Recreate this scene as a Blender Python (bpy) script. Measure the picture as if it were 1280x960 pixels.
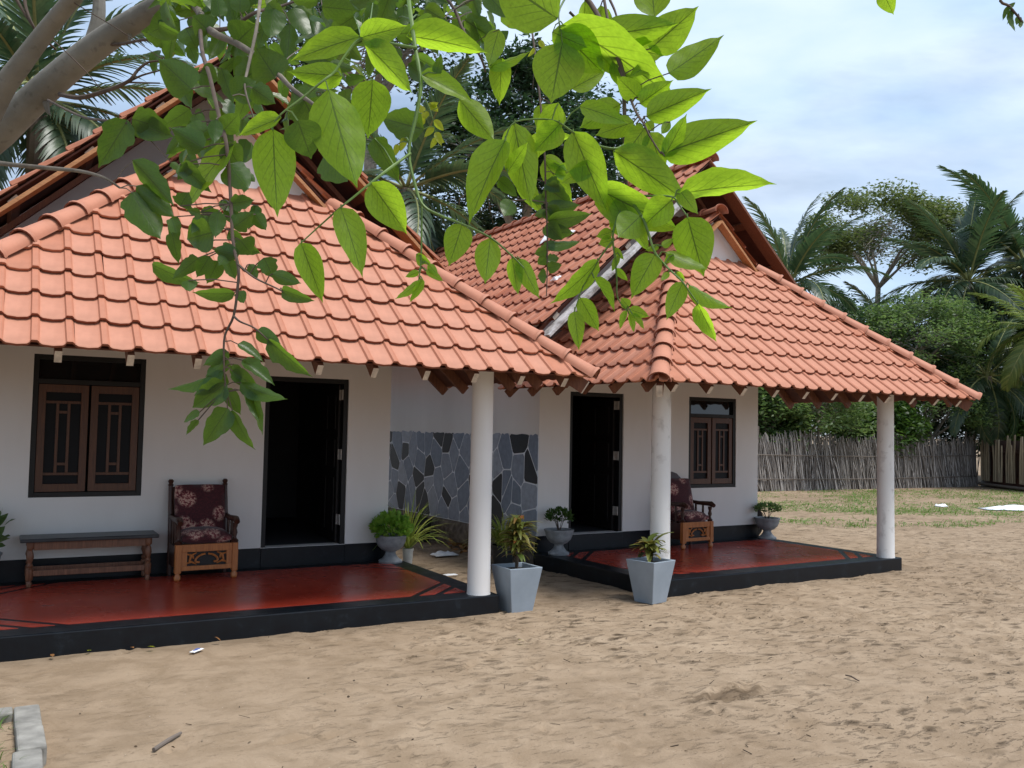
import bpy, bmesh, math, random
from mathutils import Vector, Matrix, noise
R = math.radians
random.seed(7)
scene = bpy.context.scene
for o in list(bpy.data.objects): bpy.data.objects.remove(o)
col = scene.collection

# ------------------------------------------------------------------ camera
F_PX = 1115.54
CAM = Vector((-4.2176, -7.5703, 1.75))
YAW, PITCH, ROLL = -0.5171, 0.0510, 0.0195
Fw = Vector((-math.sin(YAW)*math.cos(PITCH), math.cos(YAW)*math.cos(PITCH), math.sin(PITCH)))
R0 = Vector((math.cos(YAW), math.sin(YAW), 0)); U0 = R0.cross(Fw)
Rt = R0*math.cos(ROLL)+U0*math.sin(ROLL); Up = -R0*math.sin(ROLL)+U0*math.cos(ROLL)
cd = bpy.data.cameras.new('camera'); cam = bpy.data.objects.new('camera', cd); col.objects.link(cam)
cd.sensor_width = 36; cd.lens = F_PX/1280*36; cd.clip_start = .05; cd.clip_end = 3000
M = Matrix.Identity(4)
for i in range(3):
    M[i][0] = Rt[i]; M[i][1] = Up[i]; M[i][2] = -Fw[i]; M[i][3] = CAM[i]
cam.matrix_world = M
scene.camera = cam
scene.render.resolution_x, scene.render.resolution_y = 1024, 768

# ------------------------------------------------------------------ world, sun, exposure
SUN_EL, SUN_AZ = R(66), R(-58)          # azimuth of the sun measured from +X towards +Y
w = bpy.data.worlds.new('World'); scene.world = w; w.use_nodes = True
nt = w.node_tree; nt.nodes.clear(); N = nt.nodes.new; L = nt.links.new
sky = N('ShaderNodeTexSky'); sky.sky_type = 'NISHITA'; sky.sun_disc = False
sky.sun_elevation = SUN_EL; sky.sun_rotation = R(90)-SUN_AZ
sky.air_density = 1.0; sky.dust_density = 1.2; sky.ozone_density = 1.5
tc = N('ShaderNodeTexCoord')
mp = N('ShaderNodeMapping'); mp.inputs['Scale'].default_value = (1, 1, 2.6); mp.inputs['Location'].default_value = (3.1, 1.7, .4)
L(tc.outputs['Generated'], mp.inputs[0])
n1 = N('ShaderNodeTexNoise'); n1.inputs['Scale'].default_value = 1.7; n1.inputs['Detail'].default_value = 7; n1.inputs['Roughness'].default_value = .55; n1.inputs['Distortion'].default_value = .3
L(mp.outputs[0], n1.inputs['Vector'])
cr = N('ShaderNodeValToRGB'); cr.color_ramp.elements[0].position = .42; cr.color_ramp.elements[1].position = .60
L(n1.outputs[0], cr.inputs[0])
mr = N('ShaderNodeMapRange'); mr.inputs['To Min'].default_value = .30; mr.inputs['To Max'].default_value = .93
L(cr.outputs[0], mr.inputs['Value'])
n2 = N('ShaderNodeTexNoise'); n2.inputs['Scale'].default_value = 3.2; n2.inputs['Detail'].default_value = 6
L(mp.outputs[0], n2.inputs['Vector'])
cc = N('ShaderNodeValToRGB'); cc.color_ramp.elements[0].color = (5.4, 7.2, 9.6, 1); cc.color_ramp.elements[1].color = (8.2, 9.3, 10.9, 1)
cc.color_ramp.elements[0].position = .35; cc.color_ramp.elements[1].position = .65
L(n2.outputs[0], cc.inputs[0])
mx = N('ShaderNodeMix'); mx.data_type = 'RGBA'
L(mr.outputs[0], mx.inputs[0]); L(sky.outputs[0], mx.inputs[6]); L(cc.outputs[0], mx.inputs[7])
bg = N('ShaderNodeBackground'); bg.inputs['Strength'].default_value = .074
out = N('ShaderNodeOutputWorld'); L(mx.outputs[2], bg.inputs[0]); L(bg.outputs[0], out.inputs[0])
sd = bpy.data.lights.new('sun', 'SUN'); sd.energy = 2.6; sd.angle = R(24); sd.color = (1, .965, .925)
sun = bpy.data.objects.new('sun', sd); col.objects.link(sun)
sdir = Vector((math.cos(SUN_EL)*math.cos(SUN_AZ), math.cos(SUN_EL)*math.sin(SUN_AZ), math.sin(SUN_EL)))
sun.rotation_euler = sdir.to_track_quat('Z', 'Y').to_euler(); sun.location = (0, 0, 40)
vs = scene.view_settings; vs.view_transform = 'Standard'; vs.look = 'None'; vs.gamma = 1; vs.use_curve_mapping = False
vs.exposure = 0.72

# ------------------------------------------------------------------ pixel helpers (1280x960 photograph)
def ray(u, v): return Fw+Rt*((u-640)/F_PX)-Up*((v-480)/F_PX)
def at(u, v, d): return CAM+ray(u, v)*d
def hit(u, v, axis, val):
    r = ray(u, v); t = (val-CAM[axis])/r[axis]; return CAM+r*t
def gnd(u, v, z=0.0): return hit(u, v, 2, z)
def px(P):
    d = Vector(P)-CAM; z = d.dot(Fw); return (640+F_PX*d.dot(Rt)/z, 480-F_PX*d.dot(Up)/z)

# ------------------------------------------------------------------ materials
MATS = {}
class G:
    def __init__(s, name):
        m = bpy.data.materials.new(name); m.use_nodes = True; s.m = m; s.t = m.node_tree; s.t.nodes.clear()
        s.o = s.n('ShaderNodeOutputMaterial'); s.b = s.n('ShaderNodeBsdfPrincipled'); s.l(s.b.outputs[0], s.o.inputs[0]); MATS[name] = m
    def n(s, k): return s.t.nodes.new(k)
    def l(s, a, b): s.t.links.new(a, b)
    def noise(s, scale, detail=4, rough=.55, coord='Object', dist=0, sc=(1, 1, 1)):
        c = s.n('ShaderNodeTexCoord'); mp = s.n('ShaderNodeMapping'); mp.inputs['Scale'].default_value = sc; s.l(c.outputs[coord], mp.inputs[0])
        x = s.n('ShaderNodeTexNoise'); x.inputs['Scale'].default_value = scale; x.inputs['Detail'].default_value = detail; x.inputs['Roughness'].default_value = rough; x.inputs['Distortion'].default_value = dist
        s.l(mp.outputs[0], x.inputs['Vector']); return x.outputs[0]
    def ramp(s, fac, stops, interp='LINEAR'):
        r = s.n('ShaderNodeValToRGB'); r.color_ramp.interpolation = interp; e = r.color_ramp.elements
        while len(e) < len(stops): e.new(.5)
        for i, (p, c) in enumerate(stops): e[i].position = p; e[i].color = (*c, 1) if len(c) == 3 else c
        s.l(fac, r.inputs[0]); return r.outputs[0]
    def mix(s, fac, a, b, mode='MIX'):
        x = s.n('ShaderNodeMix'); x.data_type = 'RGBA'; x.blend_type = mode
        for k, v in ((0, fac), (6, a), (7, b)):
            if hasattr(v, 'is_linked') or hasattr(v, 'links'): s.l(v, x.inputs[k])
            elif k == 0: x.inputs[0].default_value = v
            else: x.inputs[k].default_value = (*v, 1)
        return x.outputs[2]
    def math(s, op, a, b=0.0):
        x = s.n('ShaderNodeMath'); x.operation = op
        for k, v in ((0, a), (1, b)):
            if hasattr(v, 'links'): s.l(v, x.inputs[k])
            else: x.inputs[k].default_value = v
        return x.outputs[0]
    def island(s):
        return s.n('ShaderNodeNewGeometry').outputs['Random Per Island']
    def color(s, c):
        if hasattr(c, 'links'): s.l(c, s.b.inputs['Base Color'])
        else: s.b.inputs['Base Color'].default_value = (*c, 1)
        return s
    def rough(s, r):
        if hasattr(r, 'links'): s.l(r, s.b.inputs['Roughness'])
        else: s.b.inputs['Roughness'].default_value = r
        return s
    def bump(s, h, strength=.3, dist=.01):
        b = s.n('ShaderNodeBump'); b.inputs['Strength'].default_value = strength; b.inputs['Distance'].default_value = dist
        s.l(h, b.inputs['Height']); s.l(b.outputs[0], s.b.inputs['Normal']); return s
    def spec(s, v): s.b.inputs['Specular IOR Level'].default_value = v; return s

def simple(name, c, rough=.6, var=.25, scale=8, bump=0, bscale=60, spec=.4, coord='Object'):
    g = G(name); n = g.noise(scale, 5, coord=coord)
    lo = tuple(x*(1-var) for x in c); hi = tuple(min(1, x*(1+var)) for x in c)
    g.color(g.ramp(n, [(.3, lo), (.7, hi)])); g.rough(rough).spec(spec)
    if bump: g.bump(g.noise(bscale, 6, coord=coord), bump, .004)
    return g.m

# terracotta tile: colour differs from tile to tile, faint firing blotches and dust
g = G('terracotta'); isl = g.island()
base = g.ramp(isl, [(0, (.36, .125, .070)), (.12, (.42, .160, .090)), (.35, (.475, .198, .120)), (.5, (.44, .172, .100)), (.75, (.48, .215, .138)), (.93, (.43, .165, .095)), (1, (.33, .120, .075))])
bl = g.ramp(g.noise(7, 6, coord='Object'), [(.35, (.89, .88, .87)), (.65, (1.04, 1.04, 1.04))])
c1 = g.mix(1, base, bl, 'MULTIPLY')
sp = g.ramp(g.noise(90, 3), [(.62, (0, 0, 0)), (.75, (1, 1, 1))])
c2 = g.mix(g.math('MULTIPLY', sp, .25), c1, (.55, .30, .20))
dk = g.ramp(g.noise(2.6, 7, dist=.6), [(.60, (0, 0, 0)), (.74, (1, 1, 1))])
c3 = g.mix(g.math('MULTIPLY', dk, .34), c2, (.17, .080, .05))
g.color(c3).rough(.62).spec(.3).bump(g.noise(160, 4), .12, .002)
g = G('tile_edge'); g.color(g.ramp(g.noise(20, 5), [(.3, (.150, .045, .026)), (.7, (.30, .105, .062))])).rough(.8).spec(.2)  # lip brown: shade under each tile edge painted in, along with grime
# weathered, mortar-greyed tile
g = G('mortared_tile'); g.color(g.ramp(g.noise(16, 6), [(.35, (.10, .075, .065)), (.6, (.27, .20, .17))])).rough(.9).bump(g.noise(40, 6), .5, .008)
# lime-white plaster
g = G('plaster')
st = g.ramp(g.noise(1.1, 7, sc=(1, 1, .35)), [(.35, (.74, .72, .70)), (.65, (.82, .805, .79))])
sp = g.ramp(g.noise(30, 3), [(.70, (0, 0, 0)), (.80, (1, 1, 1))])
g.color(g.mix(g.math('MULTIPLY', sp, .10), st, (.45, .42, .40))).rough(.85).spec(.2).bump(g.noise(25, 8), .12, .006)
g = G('column_paint')
st = g.ramp(g.noise(2.2, 7, sc=(1, 1, .5)), [(.35, (.74, .725, .70)), (.65, (.82, .81, .79))])
sp = g.ramp(g.noise(6, 6, dist=.4), [(.56, (0, 0, 0)), (.70, (1, 1, 1))])
g.color(g.mix(g.math('MULTIPLY', sp, .5), st, (.36, .33, .31))).rough(.7).spec(.3).bump(g.noise(14, 6), .15, .006)
g = G('weathered_white'); g.color(g.ramp(g.noise(6, 8, rough=.7, dist=.5), [(.35, (.16, .145, .13)), (.50, (.42, .41, .40)), (.65, (.60, .60, .60))])).rough(.85).bump(g.noise(20, 6), .3, .006)
# platform paint
g = G('black_paint')
g.color(g.ramp(g.noise(6, 8, rough=.7), [(.3, (.003, .004, .007)), (.58, (.005, .008, .012)), (.78, (.022, .030, .040))]))
g.rough(g.ramp(g.noise(5, 5), [(.3, (.30,)*3), (.7, (.42,)*3)])).spec(.28).bump(g.noise(7, 6), .05, .004)
g = G('red_oxide')
g.color(g.ramp(g.noise(3, 8, rough=.65), [(.3, (.40, .040, .020)), (.55, (.48, .055, .028)), (.75, (.52, .080, .045))]))
g.rough(g.ramp(g.noise(2, 5), [(.3, (.18,)*3), (.7, (.32,)*3)])).spec(.45).bump(g.noise(3, 3), .03, .004)
# timber
def wood(name, a, b, rough=.5, sc=(14, 14, 1.2)):
    g = G(name); n = g.noise(4, 6, coord='Object', dist=1.2, sc=sc)
    g.color(g.ramp(n, [(.3, a), (.7, b)])).rough(rough).bump(n, .12, .003); return g.m
wood('rafter_wood', (.10, .035, .018), (.20, .075, .035), .7)
wood('barge_wood', (.30, .125, .045), (.50, .24, .095), .6, (3, 14, 14))
wood('casement_wood', (.060, .020, .008), (.115, .040, .015), .45)
wood('chair_wood', (.34, .105, .026), (.52, .19, .052), .35)
wood('dark_wood', (.030, .011, .008), (.070, .026, .016), .35)
wood('bench_wood', (.11, .042, .022), (.25, .110, .058), .45)
simple('rafter_end', (.52, .44, .36), .8, .25, 20)
simple('deck_board', (.085, .030, .020), .8, .3, 5)
simple('frame_black', (.005, .005, .006), .5, .3, 10)
simple('door_dark', (.012, .010, .010), .5, .3, 10)
simple('room_shade', (.05, .05, .055), .8, .1, 3)  # unlit interior put into the colour of walls, floor and ceiling
simple('steel', (.45, .43, .40), .35, .2, 20)
simple('bench_top', (.030, .034, .040), .35, .3, 5)
g = G('pattern_glass'); v = g.n('ShaderNodeTexVoronoi'); v.inputs['Scale'].default_value = 26
c = g.n('ShaderNodeTexCoord'); g.l(c.outputs['Object'], v.inputs['Vector'])
g.color((.006, .007, .010)).rough(.45).spec(.16).bump(v.outputs[0], .4, .003)
g = G('clear_glass'); g.color((.008, .010, .011)).rough(.03).spec(.7)
# painted crazy-paving stones
def stone(name, c):
    g = G(name); n = g.noise(14, 6); g.color(g.ramp(n, [(.3, tuple(x*.8 for x in c)), (.7, tuple(x*1.15 for x in c))])).rough(.55).bump(n, .2, .004)
stone('stone_grey', (.255, .300, .385)); stone('stone_pale', (.33, .37, .45)); stone('stone_slate', (.19, .235, .315)); stone('stone_black', (.014, .019, .028))
simple('joint_white', (.78, .82, .88), .8, .1, 10)
g = G('rubble'); v = g.n('ShaderNodeTexVoronoi'); v.inputs['Scale'].default_value = 9
c = g.n('ShaderNodeTexCoord'); g.l(c.outputs['Object'], v.inputs['Vector'])
g.color(g.mix(g.math('MULTIPLY', v.outputs[0], 1.0), (.07, .058, .048), g.ramp(g.noise(12, 6), [(.3, (.13, .105, .085)), (.7, (.30, .25, .20))]))).rough(.95).bump(v.outputs[0], .8, .03)
# sand: pale, with darker scuffs and specks of leaf litter
g = G('sand')
big = g.ramp(g.noise(.35, 6), [(.3, (.262, .195, .132)), (.7, (.335, .256, .178))])
mid = g.ramp(g.noise(3.3, 8, rough=.66, dist=.5), [(.40, (.84, .82, .79)), (.60, (1.07, 1.07, 1.07))])
c1 = g.mix(1, big, mid, 'MULTIPLY')
wx_ = g.n('ShaderNodeTexCoord'); ws_ = g.n('ShaderNodeSeparateXYZ'); g.l(wx_.outputs['Object'], ws_.inputs[0])   # the open yard is trodden, the strip before the bench is swept
trod = g.n('ShaderNodeMapRange'); trod.interpolation_type = 'SMOOTHSTEP'; trod.inputs['From Min'].default_value = -3.6; trod.inputs['From Max'].default_value = .4; trod.inputs['To Min'].default_value = .22; g.l(ws_.outputs[0], trod.inputs['Value'])
area = g.math('MULTIPLY', g.ramp(g.noise(.55, 5), [(.36, (.22,)*3), (.54, (1, 1, 1))]), trod.outputs[0])
c = g.n('ShaderNodeTexCoord'); mp = g.n('ShaderNodeMapping'); mp.inputs['Rotation'].default_value = (0, 0, -.5); mp.inputs['Scale'].default_value = (4.0, 9.0, 1)
wn = g.n('ShaderNodeTexNoise'); wn.inputs['Scale'].default_value = 7; wn.inputs['Detail'].default_value = 6; g.l(c.outputs['Object'], wn.inputs['Vector'])
ad = g.n('ShaderNodeVectorMath'); ad.operation = 'MULTIPLY_ADD'; ad.inputs[1].default_value = (.14, .14, 0); g.l(wn.outputs[1], ad.inputs[0]); g.l(c.outputs['Object'], ad.inputs[2]); g.l(ad.outputs[0], mp.inputs[0])
vo = g.n('ShaderNodeTexVoronoi'); vo.inputs['Scale'].default_value = 1.0; g.l(mp.outputs[0], vo.inputs['Vector'])
sc_ = g.n('ShaderNodeSeparateColor'); g.l(vo.outputs['Color'], sc_.inputs[0])
mark = g.math('MULTIPLY', g.ramp(vo.outputs['Distance'], [(.10, (1, 1, 1)), (.40, (0, 0, 0))]), g.ramp(sc_.outputs[0], [(.34, (0, 0, 0)), (.55, (1, 1, 1))]))
mark = g.math('MULTIPLY', mark, area)
scf = g.ramp(g.noise(9, 8, rough=.65, dist=.9, sc=(.7, 1.7, 1)), [(.56, (0, 0, 0)), (.66, (1, 1, 1))])
c2 = g.mix(g.math('MULTIPLY', mark, .95), c1, (.085, .060, .038))
c2 = g.mix(g.math('MULTIPLY', g.math('MULTIPLY', scf, area), .30), c2, (.150, .110, .075))
sp = g.ramp(g.noise(34, 4, rough=.55, sc=(.7, 1.5, 1)), [(.63, (0, 0, 0)), (.69, (1, 1, 1))])
c3 = g.mix(g.math('MULTIPLY', g.math('MULTIPLY', sp, g.math('ADD', area, .25)), .72), c2, (.075, .050, .032))
hp = gnd(915, 862)                                   # one patch of darker sand over the cluster of prints
pv = g.n('ShaderNodeMapping'); pv.vector_type = 'POINT'; pv.inputs['Location'].default_value = (-hp.x*1.9, -hp.y*5.0, 0); pv.inputs['Scale'].default_value = (1.9, 5.0, 0); g.l(ad.outputs[0], pv.inputs[0])
ln_ = g.n('ShaderNodeVectorMath'); ln_.operation = 'LENGTH'; g.l(pv.outputs[0], ln_.inputs[0])
patch = g.ramp(g.math('ADD', g.math('MULTIPLY', ln_.outputs['Value'], .75), g.math('MULTIPLY', g.noise(16, 5, rough=.7), .9)), [(.78, (1, 1, 1)), (1.0, (0, 0, 0))])
c3 = g.mix(g.math('MULTIPLY', patch, .7), c3, (.095, .064, .038))
sh = g.ramp(g.noise(70, 2), [(.745, (0, 0, 0)), (.77, (1, 1, 1))])
c4 = g.mix(g.math('MULTIPLY', sh, .6), c3, (.66, .62, .56))
hgt = g.math('ADD', g.math('MULTIPLY', g.math('ADD', mark, g.math('MULTIPLY', scf, area)), -.8), g.math('ADD', g.math('MULTIPLY', g.noise(60, 5), .22), g.math('MULTIPLY', g.noise(8, 7, rough=.6), .35)))
g.color(c4).rough(.95).spec(.12).bump(hgt, .7, .03)
# foliage
def leafmat(name, stops, trans, tfac=.45, rough=.4, veins=False, spec=.4):
    g = G(name); isl = g.island(); c = g.ramp(isl, stops)
    n = g.ramp(g.noise(22, 4), [(.3, (.82, .84, .8)), (.7, (1.1, 1.08, 1.05))]); c = g.mix(1, c, n, 'MULTIPLY')
    tcol = g.mix(1, g.mix(1, (trans[0], trans[1], trans[2]), n, 'MULTIPLY'), g.ramp(isl, [(0, (.75, .85, .9)), (1, (1.15, 1.06, 1))]), 'MULTIPLY')
    if veins:
        uv = g.n('ShaderNodeUVMap'); uv.uv_map = 'UVMap'; sx = g.n('ShaderNodeSeparateXYZ'); g.l(uv.outputs[0], sx.inputs[0])
        ax = g.math('ABSOLUTE', sx.outputs[0])                         # u = signed distance from the midrib, v along the leaf
        midrib = g.math('LESS_THAN', ax, .036)
        ph = g.math('FRACT', g.math('SUBTRACT', g.math('MULTIPLY', sx.outputs[1], 7.0), g.math('MULTIPLY', g.math('POWER', ax, .8), 2.6)))
        side = g.math('MULTIPLY', g.math('LESS_THAN', ph, .12), g.math('SUBTRACT', 1.0, ax))
        vein = g.math('MAXIMUM', midrib, g.math('MULTIPLY', side, .7))
        tcol = g.mix(g.math('MULTIPLY', vein, .85), tcol, tuple(x*.16 for x in trans))
        c = g.mix(g.math('MULTIPLY', vein, .35), c, (.16, .24, .07))
        g.bump(vein, .25, .002)
    if veins:
        rot = g.ramp(g.noise(34, 5, rough=.6, dist=.6), [(.63, (0, 0, 0)), (.68, (1, 1, 1))]); rot = g.math('MULTIPLY', rot, g.ramp(isl, [(.45, (0, 0, 0)), (.75, (1, 1, 1))]))
        c = g.mix(g.math('MULTIPLY', rot, .8), c, (.15, .075, .02)); tcol = g.mix(g.math('MULTIPLY', rot, .8), tcol, (.22, .12, .02))
    g.color(c).rough(rough).spec(spec)
    tr = g.n('ShaderNodeBsdfTranslucent'); g.l(tcol, tr.inputs[0])
    ms = g.n('ShaderNodeMixShader'); ms.inputs[0].default_value = tfac
    g.l(g.b.outputs[0], ms.inputs[1]); g.l(tr.outputs[0], ms.inputs[2]); g.l(ms.outputs[0], g.o.inputs[0]); return g.m
GR = [(0, (.022, .060, .012)), (.5, (.040, .095, .018)), (1, (.065, .120, .022))]
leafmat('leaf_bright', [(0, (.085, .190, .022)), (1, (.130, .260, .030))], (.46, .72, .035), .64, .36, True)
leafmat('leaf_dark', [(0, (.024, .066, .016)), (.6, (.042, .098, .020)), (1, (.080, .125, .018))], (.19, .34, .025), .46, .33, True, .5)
leafmat('leaf_dark_far', [(0, (.03, .085, .02)), (1, (.07, .13, .02))], (.17, .32, .03), .42, .4)
leafmat('leaf_yellow', [(0, (.16, .25, .025)), (1, (.30, .33, .03))], (.62, .72, .05), .6, .4)
leafmat('leaf_tree', GR, (.10, .20, .03), .35, .45)
leafmat('leaf_olive', [(0, (.045, .075, .030)), (.5, (.080, .115, .042)), (1, (.135, .160, .055))], (.17, .23, .06), .42, .5)
leafmat('leaf_light', [(0, (.050, .095, .036)), (.5, (.088, .150, .054)), (1, (.150, .205, .070))], (.20, .32, .09), .45, .5)
leafmat('leaf_deep', [(0, (.014, .038, .018)), (.5, (.024, .060, .027)), (1, (.046, .082, .034))], (.05, .11, .04), .3, .5)
leafmat('leaf_palm', [(0, (.032, .068, .036)), (.5, (.052, .096, .052)), (1, (.095, .135, .078))], (.09, .16, .06), .3, .38, False, .6)
leafmat('leaf_palm_lime', [(0, (.10, .16, .04)), (1, (.27, .31, .09))], (.26, .35, .07), .35, .4)
leafmat('leaf_herb', [(0, (.12, .27, .04)), (1, (.24, .42, .07))], (.42, .72, .09), .5, .5)
leafmat('leaf_spider', [(0, (.16, .25, .04)), (.6, (.30, .36, .07)), (1, (.46, .44, .13))], (.40, .50, .09), .35, .4)
leafmat('leaf_croton', [(0, (.09, .15, .03)), (.35, (.26, .27, .07)), (.65, (.14, .19, .04)), (.86, (.24, .20, .06)), (1, (.45, .13, .05))], (.30, .26, .05), .3, .4)
leafmat('leaf_dry', [(0, (.16, .075, .03)), (1, (.36, .17, .06))], (.2, .1, .03), .2, .7)
leafmat('grass', [(0, (.07, .15, .03)), (1, (.17, .26, .06))], (.2, .34, .05), .3, .6)
g = G('litter_dark'); g.color(g.ramp(g.island(), [(0, (.035, .024, .016)), (.7, (.09, .06, .035)), (1, (.30, .24, .16))])).rough(.9)
simple('bark', (.24, .215, .175), .85, .35, 9, .35, 40)
g = G('pale_bark'); n = g.noise(5, 7, sc=(1, 1, 1)); sp = g.ramp(g.noise(30, 5), [(.6, (0, 0, 0)), (.72, (1, 1, 1))])
g.color(g.mix(g.math('MULTIPLY', sp, .5), g.ramp(n, [(.3, (.125, .115, .095)), (.7, (.235, .22, .19))]), (.07, .062, .05))).rough(.85).bump(g.noise(28, 7), .4, .008)
simple('twig_brown', (.085, .060, .045), .8, .3, 20)
simple('twig_grey', (.17, .145, .115), .85, .3, 20)
simple('twig_green', (.10, .17, .035), .55, .2, 20)
simple('palm_trunk', (.20, .175, .145), .9, .35, 6, .5, 20)
simple('palm_rachis', (.22, .24, .09), .6, .25, 6)
simple('dry_stick', (.15, .125, .105), .9, .1, 8)
g = G('fence_stick'); g.color(g.ramp(g.island(), [(0, (.11, .098, .09)), (.5, (.25, .228, .208)), (.85, (.38, .355, .33)), (1, (.54, .51, .48))])).rough(.95).spec(.2)
g = G('bamboo'); g.color(g.mix(1, g.ramp(g.n('ShaderNodeObjectInfo').outputs['Random'], [(0, (.20, .155, .095)), (1, (.40, .33, .22))]), g.ramp(g.noise(3, 6, sc=(6, 6, 1)), [(.3, (.7,)*3), (.7, (1.1,)*3)]), 'MULTIPLY')).rough(.7)
# pots and bits
simple('urn_cement', (.27, .285, .30), .75, .3, 12, .2, 70)
g = G('planter_paint'); g.color(g.ramp(g.noise(5, 7), [(.3, (.245, .295, .345)), (.7, (.305, .36, .42))])).rough(.5).bump(g.noise(30, 5), .08, .004)
simple('bucket_black', (.022, .024, .027), .5, .3, 9)
simple('pot_white', (.55, .55, .53), .6, .15, 9)
simple('soil', (.045, .030, .020), .95, .4, 30, .6, 60)
simple('concrete', (.25, .24, .215), .9, .35, 7, .5, 45)
simple('paper_white', (.78, .80, .83), .55, .08, 12)
simple('cloth_white', (.74, .77, .82), .8, .08, 10)
simple('cloth_red', (.42, .03, .035), .8, .2, 10)
simple('print_blue', (.10, .14, .38), .5, .2, 30)
simple('rubber', (.012, .012, .013), .75, .3, 9)
# floral upholstery
g = G('floral'); v = g.n('ShaderNodeTexVoronoi'); v.inputs['Scale'].default_value = 5.2
c = g.n('ShaderNodeTexCoord'); g.l(c.outputs['Object'], v.inputs['Vector'])
bl = g.ramp(v.outputs['Distance'], [(.36, (1, 1, 1)), (.52, (0, 0, 0))])
ft = g.ramp(g.noise(34, 4, rough=.7), [(.42, (.10, .010, .016)), (.50, (.30, .075, .08)), (.56, (.62, .46, .36)), (.70, (.30, .035, .045))])
gd = g.ramp(g.noise(60, 2), [(.45, (.045, .006, .010)), (.60, (.080, .010, .016))])
g.color(g.mix(g.math('MULTIPLY', bl, .95), gd, ft)).rough(.85).bump(g.noise(120, 2), .2, .002)
g.b.inputs['Sheen Weight'].default_value = .15

# ------------------------------------------------------------------ mesh helpers
class MB:
    def __init__(s): s.v = []; s.f = []; s.mi = []; s.uv = []
    def add(s, vs, fs, mi=0):
        k = len(s.v); s.v += [tuple(v) for v in vs]
        for f in fs: s.f.append([i+k for i in f]); s.mi.append(mi)
        return s
    def box(s, x0, x1, y0, y1, z0, z1, mi=0, M=None):
        vs = [Vector((x, y, z)) for z in (z0, z1) for y in (y0, y1) for x in (x0, x1)]
        if M is not None: vs = [M @ v for v in vs]
        return s.add(vs, [(0, 2, 3, 1), (4, 5, 7, 6), (0, 1, 5, 4), (2, 6, 7, 3), (0, 4, 6, 2), (1, 3, 7, 5)], mi)
    def beam(s, p, q, wid, hgt, up=(0, 0, 1), mi=0, endmi=None):
        p, q = Vector(p), Vector(q); d = (q-p).normalized(); a = d.cross(Vector(up)).normalized()*wid/2; b = a.cross(d).normalized()*hgt/2
        vs = [p-a-b, p+a-b, p+a+b, p-a+b, q-a-b, q+a-b, q+a+b, q-a+b]
        s.add(vs, [(0, 1, 5, 4), (1, 2, 6, 5), (2, 3, 7, 6), (3, 0, 4, 7), (4, 5, 6, 7)], mi)
        s.add(vs[:4], [(3, 2, 1, 0)], mi if endmi is None else endmi); return s
    def tube(s, pts, rad, n=8, mi=0, cap=True):
        pts = [Vector(p) for p in pts]
        if not hasattr(rad, '__len__'): rad = [rad]*len(pts)
        vs = []; prev = None
        for i, p in enumerate(pts):
            d = (pts[min(i+1, len(pts)-1)]-pts[max(i-1, 0)])
            d = d.normalized() if d.length > 1e-9 else Vector((0, 0, 1))
            if prev is None: a = d.orthogonal().normalized()
            else:
                a = prev-d*prev.dot(d); a = a.normalized() if a.length > 1e-6 else d.orthogonal().normalized()
            prev = a; b = d.cross(a)
            vs += [p+(a*math.cos(2*math.pi*k/n)+b*math.sin(2*math.pi*k/n))*rad[i] for k in range(n)]
        fs = [(i*n+k, i*n+(k+1) % n, (i+1)*n+(k+1) % n, (i+1)*n+k) for i in range(len(pts)-1) for k in range(n)]
        if cap: fs += [tuple(range(n))[::-1], tuple((len(pts)-1)*n+k for k in range(n))]
        return s.add(vs, fs, mi)
    def lathe(s, prof, n=20, c=(0, 0, 0), mi=0, flute=0, nf=0):
        c = Vector(c); vs = []
        for r, z in prof:
            for k in range(n):
                a = 2*math.pi*k/n; rr = r*(1+(flute*math.cos(nf*a) if nf and r > .09 else 0)); vs.append(c+Vector((rr*math.cos(a), rr*math.sin(a), z)))
        m = len(prof)
        fs = [(i*n+k, i*n+(k+1) % n, (i+1)*n+(k+1) % n, (i+1)*n+k) for i in range(m-1) for k in range(n)]
        fs += [tuple(range(n))[::-1], tuple((m-1)*n+k for k in range(n))]
        return s.add(vs, fs, mi)
    def prism(s, poly, lo, hi, M=None, mi=0):
        n = len(poly); vs = [Vector((x, y, lo)) for x, y in poly]+[Vector((x, y, hi)) for x, y in poly]
        if M is not None: vs = [M @ v for v in vs]
        return s.add(vs, [tuple(range(n))[::-1], tuple(range(n, 2*n))]+[(i, (i+1) % n, n+(i+1) % n, n+i) for i in range(n)], mi)
    def mesh(s, name, mats, smooth=True, angle=35):
        me = bpy.data.meshes.new(name); me.from_pydata(s.v, [], s.f); me.validate()
        if not isinstance(mats, (list, tuple)): mats = [mats]
        for m in mats: me.materials.append(MATS[m])
        if len(mats) > 1 and len(me.polygons) == len(s.mi): me.polygons.foreach_set('material_index', s.mi)
        if smooth:
            me.polygons.foreach_set('use_smooth', [True]*len(me.polygons)); me.set_sharp_from_angle(angle=R(angle))
        me.update(); return me
    def build(s, name, mats, parent=None, smooth=True, angle=35, bevel=0, M=None):
        return link(name, s.mesh(name, mats, smooth, angle), parent, M, bevel)
def link(name, me, parent=None, M=None, bevel=0):
    o = bpy.data.objects.new(name, me); col.objects.link(o)
    if parent: o.parent = parent
    if M is not None: o.matrix_local = M
    if bevel:
        b = o.modifiers.new('bevel', 'BEVEL'); b.width = bevel; b.segments = 2; b.limit_method = 'ANGLE'; b.angle_limit = R(40)
    return o
def thing(name, label, cat, loc=(0, 0, 0), rz=0, group=None):
    o = bpy.data.objects.new(name, None); col.objects.link(o); o.location = loc; o.rotation_euler = (0, 0, rz); o.empty_display_size = .1
    return tag(o, label, cat, group)
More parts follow.
